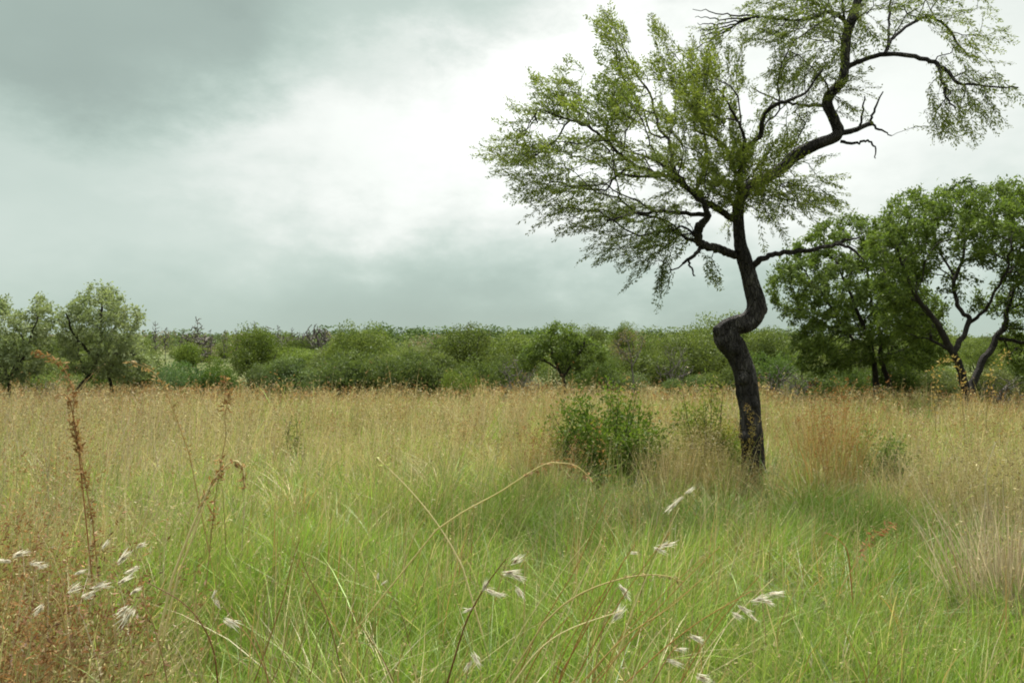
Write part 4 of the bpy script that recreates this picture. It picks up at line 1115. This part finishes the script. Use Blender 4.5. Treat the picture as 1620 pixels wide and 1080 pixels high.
def tuft(label, px, D, n, hei, spread, pal, headpal, w_, seed, lean=.25, spk=5, name='grass_tuft', bias=0.0, curve=1.1):
    g = np.random.default_rng(seed)
    b = np.array((XatD(px, D), D, 0.0)); b[2] = float(ground_z(b[0], D))
    geo = Geo()
    x = b[0] + g.normal(0, spread, n); y = b[1] + g.normal(0, spread, n)
    hh = hei * (.5 + .55 * g.random(n)); col = pal_pick(pal, g.random(n), g, n)
    ang = np.arctan2(y - b[1], x - b[0]) + g.normal(0, .6, n) + bias
    le = np.abs(g.normal(lean, lean * .5, n))
    blades(geo, x, y, hh, le, ang, g.random(n) * 6.283, w_ * (.7 + .6 * g.random(n)), col, 5, curve)
    if spk:
        hc = pal_pick(headpal, g.random(n), g, n)
        culms(geo, x, y, hh * 1.05, col, hc, g, w_ * .7 * np.ones(n), max(2, int(spk * (.6 if D < 6 else 1))), .028 if D < 6 else .03, lean * .7, headlen=.4 if D < 6 else .3)
    geo.v = [v - b.astype(np.float32) for v in geo.v]
    o = link(name, geo.mesh(name, M_DRY if spk else M_GRASS)); o.location = b
    o['label'] = label; o['category'] = 'grass tuft'
    return o


OR = [(.27, .16, .055), (.34, .22, .08), (.30, .25, .09), (.20, .22, .06)]
tuft('orange-red seeding grass tuft right of the crooked trunk', 1316, 9.0, 110, 1.46, .15, OR, [(.30, .13, .04), (.36, .19, .06)], .0085, 301, .26, 14)
tuft('second, fainter orange grass tuft close behind the first', 1292, 10.5, 110, 1.24, .18, OR, RUST, .007, 302, .26, 8)
tuft('straw coloured tuft leaning on the foot of the crooked trunk', 1140, 9.4, 200, .60, .2, STRAW, STRAW, .007, 303, .35, 4)
tuft('straw tuft hiding the right foot of the crooked trunk', 1232, 9.5, 150, .55, .13, STRAW, STRAW, .007, 304, .35, 3)
tuft('pale blue-green arching grass tuft in the right foreground', 1332, 4.6, 260, .62, .12, [(.18, .25, .10), (.23, .29, .14), (.27, .30, .15)], STRAW, .006, 305, .75, 0, curve=1.3)
tuft('pale green arching tuft right of the blue-green one', 1430, 4.9, 220, .58, .15, [(.17, .22, .06), (.24, .27, .10)], STRAW, .005, 306, .8, 0, curve=1.3)
tuft('grey-brown dead grass clump at the right edge', 1592, 4.5, 330, .95, .12, [(.24, .18, .12), (.42, .35, .24), (.56, .50, .36)], STRAW, .0066, 307, .24, 2)
tuft('rusty grass tuft in the middle distance left of the round shrub', 842, 9.6, 130, 1.0, .12, OR, RUST, .0045, 308, .18, 7)
tuft('ginger grass tuft in the left middle distance', 95, 7.5, 90, .92, .2, OR, RUST, .004, 309, .25, 8)
tuft('brown seed-laden grass tuft in the bottom left corner', 10, 3.3, 240, .60, .20, STRAW, [(.16, .075, .03), (.24, .12, .045), (.31, .18, .07)], .0042, 310, .45, 20)
tuft('russet grass tuft in the left foreground above the corner clump', 60, 4.0, 200, .66, .22, STRAW, [(.17, .08, .03), (.25, .13, .05), (.31, .18, .07)], .0045, 311, .45, 16)
tuft('dark rusty seeding clump at the lower left behind the corner tuft', 95, 3.7, 150, .64, .2, [(.34, .29, .13), (.22, .22, .07), (.42, .34, .18)], [(.13, .06, .025), (.2, .1, .04), (.3, .17, .07)], .0045, 322, .5, 22)
tuft('rust-headed clump at the left edge just above the white seed hairs', 10, 4.5, 150, .74, .2, [(.34, .29, .13), (.22, .24, .07), (.42, .34, .18)], [(.16, .07, .028), (.24, .12, .045), (.32, .19, .07)], .0045, 323, .4, 20)
tuft('fawn tangle of dead grass in the left foreground under the white seed hairs', 170, 3.4, 260, .5, .2, STRAW, STRAW, .0042, 314, .6, 5)
tuft('tall dry straw clump at the left edge above the russet tuft', 25, 5.2, 240, .95, .26, STRAW, RUST, .005, 315, .3, 8)
tuft('grey straw clump in the left middle beside the tall rusty stalk', 190, 5.6, 220, .8, .26, STRAW, STRAW, .005, 316, .4, 5)
tuft('tall tan grass clump at the right edge behind the dead clump', 1560, 7.2, 260, .92, .3, STRAW, STRAW, .006, 317, .28, 5)
tuft('tan grass clump on the right between the orange tuft and the edge', 1470, 8.2, 240, .9, .3, STRAW, STRAW, .0065, 318, .28, 5)
tuft('straw clump hiding the right side of the round shrub', 1062, 9.5, 200, .95, .18, STRAW, STRAW, .0065, 319, .28, 6)
tuft('straw clump before the left side of the round shrub', 872, 9.3, 110, .85, .16, STRAW, RUST, .006, 320, .28, 6)
tuft('green and straw clump between the shrub and the crooked trunk', 1105, 9.8, 240, 1.0, .2, [(.2, .22, .05), (.3, .26, .09)], STRAW, .0065, 321, .25, 6)
tuft('matted pinkish dry grass in the middle left', 155, 6.6, 240, .66, .28, [(.24, .18, .12), (.32, .25, .17)], STRAW, .004, 312, .6, 2)
tuft('matted fawn dry grass in the green at centre left', 410, 5.0, 130, .3, .12, [(.30, .20, .12), (.36, .27, .17)], STRAW, .003, 313, .8, 2)


def stalk(label, px, D, r=.0028, col=(.30, .24, .12), heads=(), name='grass_stalk', hcol=RUST, dd=0.0, seed=0, kind='rust'):
    """single grass stalk through photo pixels; heads = list of (t0, t1, count) along it or (x, y, angle, len) for tufts of fluff"""
    g = np.random.default_rng(seed + 900)
    px = np.asarray(px, float); dep = np.linspace(D, D + dd, len(px))
    pts = spline(np.array([P(a, b, d) for (a, b), d in zip(px, dep)]), 7)
    base = pts[0].copy()
    if base[2] > .02:         # run on down to the ground
        gz = float(ground_z(base[0], base[1])); dn = nrm(pts[0] - pts[2]); dn[2] = min(dn[2], -.6)
        kk = (base[2] - gz) / -dn[2]; foot = base + dn * kk * np.array((.6, .6, 1)); foot[2] = gz - .02
        pts = np.vstack([spline(np.array([foot, (foot * .45 + base * .55), base]), 5)[:-1], pts]); base = foot
    root = thing(name, label, 'grass stalk', base)
    ge = Geo(); n = len(pts)
    r *= 1.3
    tube(ge, pts - base, np.linspace(r, r * .45, n), 5, col)
    link('stem', ge.mesh('stem', M_DRY), root)
    s = np.cumsum(np.r_[0, np.linalg.norm(np.diff(pts, axis=0), axis=1)]); s /= s[-1]
    for hd in heads:
        ge = Geo()
        if kind == 'rust':
            t0, t1, c = hd; c = int(c * 2.1); t = t0 + (t1 - t0) * g.random(c)
            p = np.stack([np.interp(t, s, pts[:, k]) for k in range(3)], 1) - base + g.normal(0, .009 * D / 4, (c, 3))
            i = np.clip(np.searchsorted(s, t), 1, n - 1); d = nrm(pts[i] - pts[i - 1])
            ax = d * .6 + g.normal(0, .5, (c, 3)) + np.array((0, 0, -.35))
            L = .024 * D / 3.6 * (.6 + .8 * g.random(c)); hc = pal_pick(hcol, g.random(c), g, c)
            for q in range(2): diamonds(ge, p, ax, nrm(g.normal(0, 1, (c, 3))), L, L * .30, hc, .1)
            link('seed_head', ge.mesh('seed_head', M_DRY), root)
        else:
            hx, hy, an, ln = hd; ln *= .62; c = P(hx, hy, D + dd); L = ln / F * D
            dirn = np.array((math.cos(math.radians(an)), .25 * (g.random() - .5), math.sin(math.radians(an))))
            m = 30; pp = c - base + g.normal(0, L * .07, (m, 3)) - dirn * L * .55 * g.random((m, 1))
            ax = dirn + g.normal(0, .15, (m, 3)) + np.array((0, 0, -.12))
            hc = np.array((.68, .64, .52)) * (.75 + .4 * g.random((m, 1)))
            diamonds(ge, pp, ax, nrm(g.normal(0, 1, (m, 3))), L * (.5 + .6 * g.random(m)), np.full(m, max(.0022, .06 * L)), hc, .05)
            # husk and the thread to the stem
            diamonds(ge, np.repeat((c - base - dirn * L * .3)[None], 4, 0), np.repeat(dirn[None], 4, 0) + g.normal(0, .1, (4, 3)), nrm(g.normal(0, 1, (4, 3))), np.full(4, L * .6), np.full(4, L * .16), np.array((.36, .27, .15)) * np.ones((4, 1)), .1)
            k = int(np.argmin(np.linalg.norm(pts - (c - dirn * L * .4), axis=1)))
            tube(ge, spline(np.array([pts[k] - base, (pts[k] - base) * .5 + (c - base) * .5 + np.array((0, 0, .008)), c - base - dirn * L * .3]), 4), np.full(9, .0011), 3, (.34, .26, .14))
            link('seed_head', ge.mesh('seed_head', M_FLUFF), root)
    return root


RED = (.15, .062, .03); PALE = (.56, .49, .27); TAN = (.36, .27, .12)
stalk('tall rusty seeding stalk with a nodding top in front of the left trees', [(146, 820), (133, 752), (127, 720), (116, 668), (117, 628), (107, 594), (90, 571), (58, 557)], 4.2, .0026, (.33, .19, .08), [(.34, .40, 10), (.45, .50, 14), (.53, .60, 22), (.64, .76, 44), (.78, .88, 22), (.89, 1, 26)], seed=1)
stalk('short ginger side stalk with one dark drooping head by the rusty stalk', [(122, 690), (112, 640), (104, 625), (88, 626)], 4.2, .003, (.30, .15, .06), [(.75, 1, 26)], seed=2)
stalk('thin yellowish nodding stalk right of the left trees', [(300, 720), (275, 650), (255, 605), (235, 583), (198, 571)], 4.6, .0026, (.33, .23, .09), [(.55, .8, 14), (.82, 1, 18)], hcol=[(.33, .22, .08), (.37, .27, .11)], seed=3)
stalk('upright rusty stalk with a hooked tip before the dark bushes', [(340, 790), (350, 730), (357, 690), (356, 655), (364, 618), (354, 593)], 4.4, .0021, (.26, .18, .07), [(.46, .54, 12), (.62, .70, 16), (.86, 1, 26)], seed=4)
stalk('pale thick straw with a rusty hooked head in the left foreground', [(273, 912), (290, 868), (312, 815), (335, 765), (356, 738), (374, 729), (385, 745), (386, 775)], 3.4, .0050, PALE, [(.72, .86, 22), (.86, 1, 22)], seed=5)
stalk('second pale straw folded beside the thick hooked one', [(283, 905), (305, 850), (325, 795), (342, 762)], 3.45, .0038, PALE, [], seed=6)
stalk('long pale straw slanting down to the right in the middle', [(732, 898), (712, 860), (682, 815), (644, 770), (597, 724)], 3.9, .0038, PALE, [(.93, 1, 8)], hcol=[(.40, .44, .15)], seed=7)
stalk('long yellow straw rising to the right with a reddish nodding tip', [(690, 838), (735, 808), (790, 778), (855, 737), (885, 732), (912, 737), (935, 756)], 3.9, .0036, (.54, .47, .22), [(.80, 1, 22)], hcol=[(.34, .20, .10), (.38, .27, .14)], seed=8)
stalk('yellow stalk bending over to the right in the lower middle', [(860, 985), (900, 950), (950, 925), (1010, 910), (1060, 912), (1085, 930)], 3.1, .0032, (.40, .33, .14), [(.8, 1, 14)], hcol=[(.34, .28, .14)], seed=9)
stalk('red-brown slanting stalk at lower left with bare tip', [(345, 1085), (338, 1030), (318, 985), (285, 950), (232, 920)], 2.8, .0026, RED, [], seed=10)
stalk('rusty stalk crossing the green at lower left', [(400, 1085), (430, 1000), (450, 940), (462, 890), (475, 850)], 3.2, .0026, (.27, .16, .06), [], seed=11)
stalk('dark stalk leaning left in the lower left green', [(545, 1085), (528, 1010), (512, 960), (490, 915), (475, 880)], 3.2, .0026, (.20, .13, .05), [], seed=12)
stalk('orange stalk leaning right across the lower middle', [(815, 1080), (850, 1000), (880, 950), (915, 890), (960, 790)], 3.4, .0024, (.30, .16, .05), [], seed=13)
stalk('rust stalk rising right of the white seed heads', [(890, 1060), (930, 990), (965, 930), (990, 880)], 3.1, .0024, (.31, .15, .05), [], seed=14)
stalk('pale stem in the bottom centre curving up to the right', [(808, 1085), (850, 1030), (900, 995), (985, 965)], 2.7, .0026, PALE, [], seed=15)
stalk('yellow stalk leaning right at the bottom right of centre', [(915, 1085), (985, 1010), (1060, 960), (1110, 915)], 2.8, .0024, (.38, .28, .10), [], seed=16)
stalk('orange stalk at lower right with a spread white plume', [(990, 1080), (1045, 1030), (1085, 998), (1118, 975), (1188, 935)], 3.0, .0024, (.33, .18, .06),
      [(1225, 938, 8, 34), (1200, 948, 15, 40), (1175, 962, -30, 34), (1165, 972, -25, 30), (1190, 975, -35, 24), (1215, 952, -20, 26)], kind='fluff', seed=17)
stalk('dark red stalk with clustered white fluffy heads at bottom centre', [(706, 1085), (722, 1030), (738, 982), (756, 947), (774, 918), (800, 884)], 2.9, .0032, RED,
      [(815, 887, 40, 34), (806, 905, 10, 40), (818, 912, -15, 32), (822, 936, -60, 34), (775, 934, -20, 36), (766, 927, 80, 28), (742, 964, 190, 22), (790, 940, -10, 26)], kind='fluff', seed=18)
stalk('white plumed stalk just below the foot of the crooked tree', [(1050, 870), (1060, 830), (1072, 798), (1084, 780)], 5.0, .0028, TAN, [(1088, 777, 40, 24), (1074, 790, 215, 30), (1064, 800, 215, 30)], kind='fluff', seed=19)
stalk('small white plumed stalk in the green right of centre', [(1015, 930), (1025, 900), (1040, 870)], 4.2, .0026, (.2, .12, .06), [(1052, 862, 15, 36), (1042, 868, -20, 30), (1004, 874, 175, 18)], kind='fluff', seed=20)
stalk('greyish plumed stalk between the white clusters', [(955, 985), (965, 955), (975, 930)], 3.4, .0028, TAN, [(985, 930, -40, 30), (990, 940, -50, 26), (1000, 875, 20, 14)][:2], kind='fluff', seed=21)
stalk('plume of white hairs near the bottom right of centre', [(1030, 1085), (1050, 1050), (1070, 1020)], 2.7, .0026, (.3, .18, .08), [(1100, 1008, -15, 34), (1075, 1026, 0, 26), (1064, 1046, -15, 38), (1112, 1072, -20, 40)], kind='fluff', seed=22)
stalk('straight pale spike in the bottom centre', [(910, 1085), (935, 1040), (958, 1000), (980, 965)], 3.0, .002, PALE, [(976, 972, 58, 40)], kind='fluff', seed=23)
stalk('faint grey plume low in the middle', [(735, 1085), (740, 1060), (745, 1040)], 2.7, .0026, TAN, [(752, 1040, -60, 36), (742, 1050, 240, 26)], kind='fluff', seed=24)
stalk('tiny white plume in the green left of centre', [(640, 985), (625, 950), (600, 915)], 3.6, .0018, (.2, .13, .06), [(598, 912, 90, 14), (606, 922, 40, 16)], kind='fluff', seed=25)
stalk('white feathery stalk at far left', [(70, 1000), (60, 940), (50, 885)], 3.3, .0028, TAN, [(30, 876, 20, 36), (56, 890, 8, 30), (8, 886, 170, 30), (66, 896, 20, 24)], kind='fluff', seed=26)
stalk('drooping white spindle at far left', [(110, 1020), (95, 960), (80, 940)], 3.1, .0028, TAN, [(64, 962, 235, 34)], kind='fluff', seed=27)
stalk('bunch of white seed hairs in the left foreground', [(190, 1060), (180, 980), (165, 920)], 3.1, .0022, TAN, [(155, 926, 15, 40), (115, 932, 35, 34), (140, 940, 30, 34), (195, 918, 35, 34), (125, 905, 20, 24)], kind='fluff', seed=28)
stalk('long white hanging spindles in the left foreground', [(260, 1050), (240, 980), (222, 945)], 3.0, .0022, (.25, .15, .07), [(203, 972, 235, 46), (195, 965, 220, 40), (212, 935, 40, 26)], kind='fluff', seed=29)
stalk('upper white plumes of the left foreground', [(230, 960), (222, 910), (215, 880)], 3.5, .0028, TAN, [(195, 882, 50, 40), (222, 862, 30, 26), (166, 862, 60, 24), (208, 900, 30, 36)], kind='fluff', seed=30)
stalk('white forked plume left of centre in the foreground', [(420, 1060), (395, 1010), (365, 975)], 3.0, .0026, (.3, .18, .08), [(345, 955, 120, 26), (365, 982, -25, 40), (338, 940, 60, 18)], kind='fluff', seed=31)
stalk('reddish dry leaf stalk in the right foreground', [(1345, 900), (1340, 870), (1325, 852), (1306, 842)], 4.4, .003, (.34, .16, .06), [], seed=32)
stalk('reddish stalk rising right over the pale tuft', [(1330, 930), (1355, 890), (1380, 852), (1415, 826)], 4.3, .0024, (.38, .27, .11), [(.72, 1, 20)], hcol=[(.36, .17, .08), (.36, .22, .10)], seed=33)
gs = np.random.default_rng(71)
for q in range(16):
    x0 = 760 + 330 * gs.random(); ln = 120 + 190 * gs.random(); a = math.radians(38 + 34 * gs.random())
    x1, y1 = x0 + ln * math.cos(a), 1082 - ln * math.sin(a)
    pts = [(x0, 1085), (x0 * .62 + x1 * .38 - 9, 1085 * .62 + y1 * .38), (x0 * .3 + x1 * .7 - 5, 1085 * .3 + y1 * .7 - 4), (x1, y1)]
    pale = q % 3 == 0
    o = stalk('bare pale straw slanting right at the bottom centre' if pale else 'bare rust coloured stalk slanting right at the bottom centre', pts, 2.6 + .8 * gs.random(), .0019, PALE if pale else ((.33, .20, .07), (.29, .145, .05))[q % 2], [], seed=100 + q)
    o['group'] = 'pale straws slanting at the bottom centre' if pale else 'rust stalks slanting at the bottom centre'
for q in range(12):
    x0 = 300 + 330 * gs.random(); ln = 90 + 190 * gs.random(); a = math.radians(70 + 55 * gs.random())
    x1, y1 = x0 + ln * math.cos(a), 1082 - ln * math.sin(a)
    pts = [(x0, 1085), (x0 * .6 + x1 * .4 + 6, 1085 * .6 + y1 * .4), (x1, y1)]
    o = stalk('thin brown bare stalk standing in the lower left green grass', pts, 2.7 + .9 * gs.random(), .0018, ((.27, .15, .06), (.20, .11, .045), (.36, .27, .12))[q % 3], [], seed=130 + q)
    o['group'] = 'thin brown stalks at the lower left'
for q, (a, lab) in enumerate([([(1600, 960), (1585, 880), (1565, 800), (1556, 752)], 'tall bleached bare stem left in the right edge clump'), ([(1605, 960), (1597, 870), (1588, 800), (1586, 758)], 'tall bleached bare stem in the middle of the right edge clump'),
                              ([(1612, 960), (1612, 880), (1618, 800), (1626, 770)], 'bleached bare stem touching the right frame edge'), ([(1560, 900), (1558, 800), (1562, 740), (1575, 700)], 'thin pale stem bending right above the right edge clump')]):
    stalk(lab, a, 4.6, .0028, (.42, .37, .26), [], seed=40 + q)


def weed(label, px, D, leafn, pal, leaf, seed, name='flowering_weed', r=.004):
    g = np.random.default_rng(seed)
    px = np.asarray(px, float)
    pts = spline(np.array([P(a, b, D) for a, b in px]), 8)
    base = pts[0].copy(); base[2] = float(ground_z(base[0], base[1]))
    pts = np.vstack([base, pts]); n = len(pts)
    root = thing(name, label, 'weed', base)
    ge = Geo(); tube(ge, pts - base, np.linspace(r, r * .4, n), 5, (.20, .16, .06)); link('stem', ge.mesh('stem', M_DRY), root)
    ge = Geo(); i = (n - 1.001) * (.15 + .85 * g.random(leafn)); i0 = i.astype(int); f = (i - i0)[:, None]
    p = pts[i0] * (1 - f) + pts[i0 + 1] * f - base; cl = nrm(g.normal(0, 1, (leafn, 3)))
    p = p + cl * leaf * (.2 + 1.3 * g.random((leafn, 1)))
    diamonds(ge, p, cl + g.normal(0, .4, (leafn, 3)), nrm(g.normal(0, 1, (leafn, 3))), leaf * (.6 + .8 * g.random(leafn)), leaf * .5 * (.7 + .6 * g.random(leafn)), leaf_colours(p, pal, g), .1)
    link('foliage', ge.mesh('foliage', M_DRY), root)


YEL = [(.26, .20, .05), (.33, .25, .07), (.36, .22, .07)]
weed('yellow leafy weed climbing in front of the crooked trunk', [(1192, 790), (1196, 750), (1184, 715), (1190, 680), (1182, 640)], 9.6, 260, YEL, .028, 1)
weed('second thin yellow weed at the left side of the crooked trunk', [(1172, 780), (1176, 720), (1170, 690), (1166, 660)], 9.6, 90, YEL, .026, 2)
weed('yellow arching weed before the big acacia trunk', [(1525, 660), (1520, 620), (1518, 585), (1500, 566), (1478, 590)], 12.0, 80, YEL, .05, 3)
weed('yellow weed right of the big acacia trunk', [(1560, 660), (1566, 620), (1570, 585), (1595, 560)], 12.0, 70, YEL, .05, 4)
weed('yellow weed with a leafy spike right of the smaller acacia', [(1480, 660), (1478, 630), (1482, 600), (1476, 585)], 12.0, 50, YEL, .05, 5)
weed('rust brown weed spike before the round green shrub', [(958, 790), (955, 740), (950, 700), (944, 665)], 9.4, 60, [(.28, .17, .05), (.32, .2, .06)], .04, 6)
weed('ginger weed right of the middle, above the round shrub', [(985, 700), (986, 650), (988, 620), (1000, 600)], 11.6, 40, YEL, .04, 7)
print('objects', len(scene.objects), 'tris', sum(len(m.loops) - 2 * len(m.polygons) for m in bpy.data.meshes))
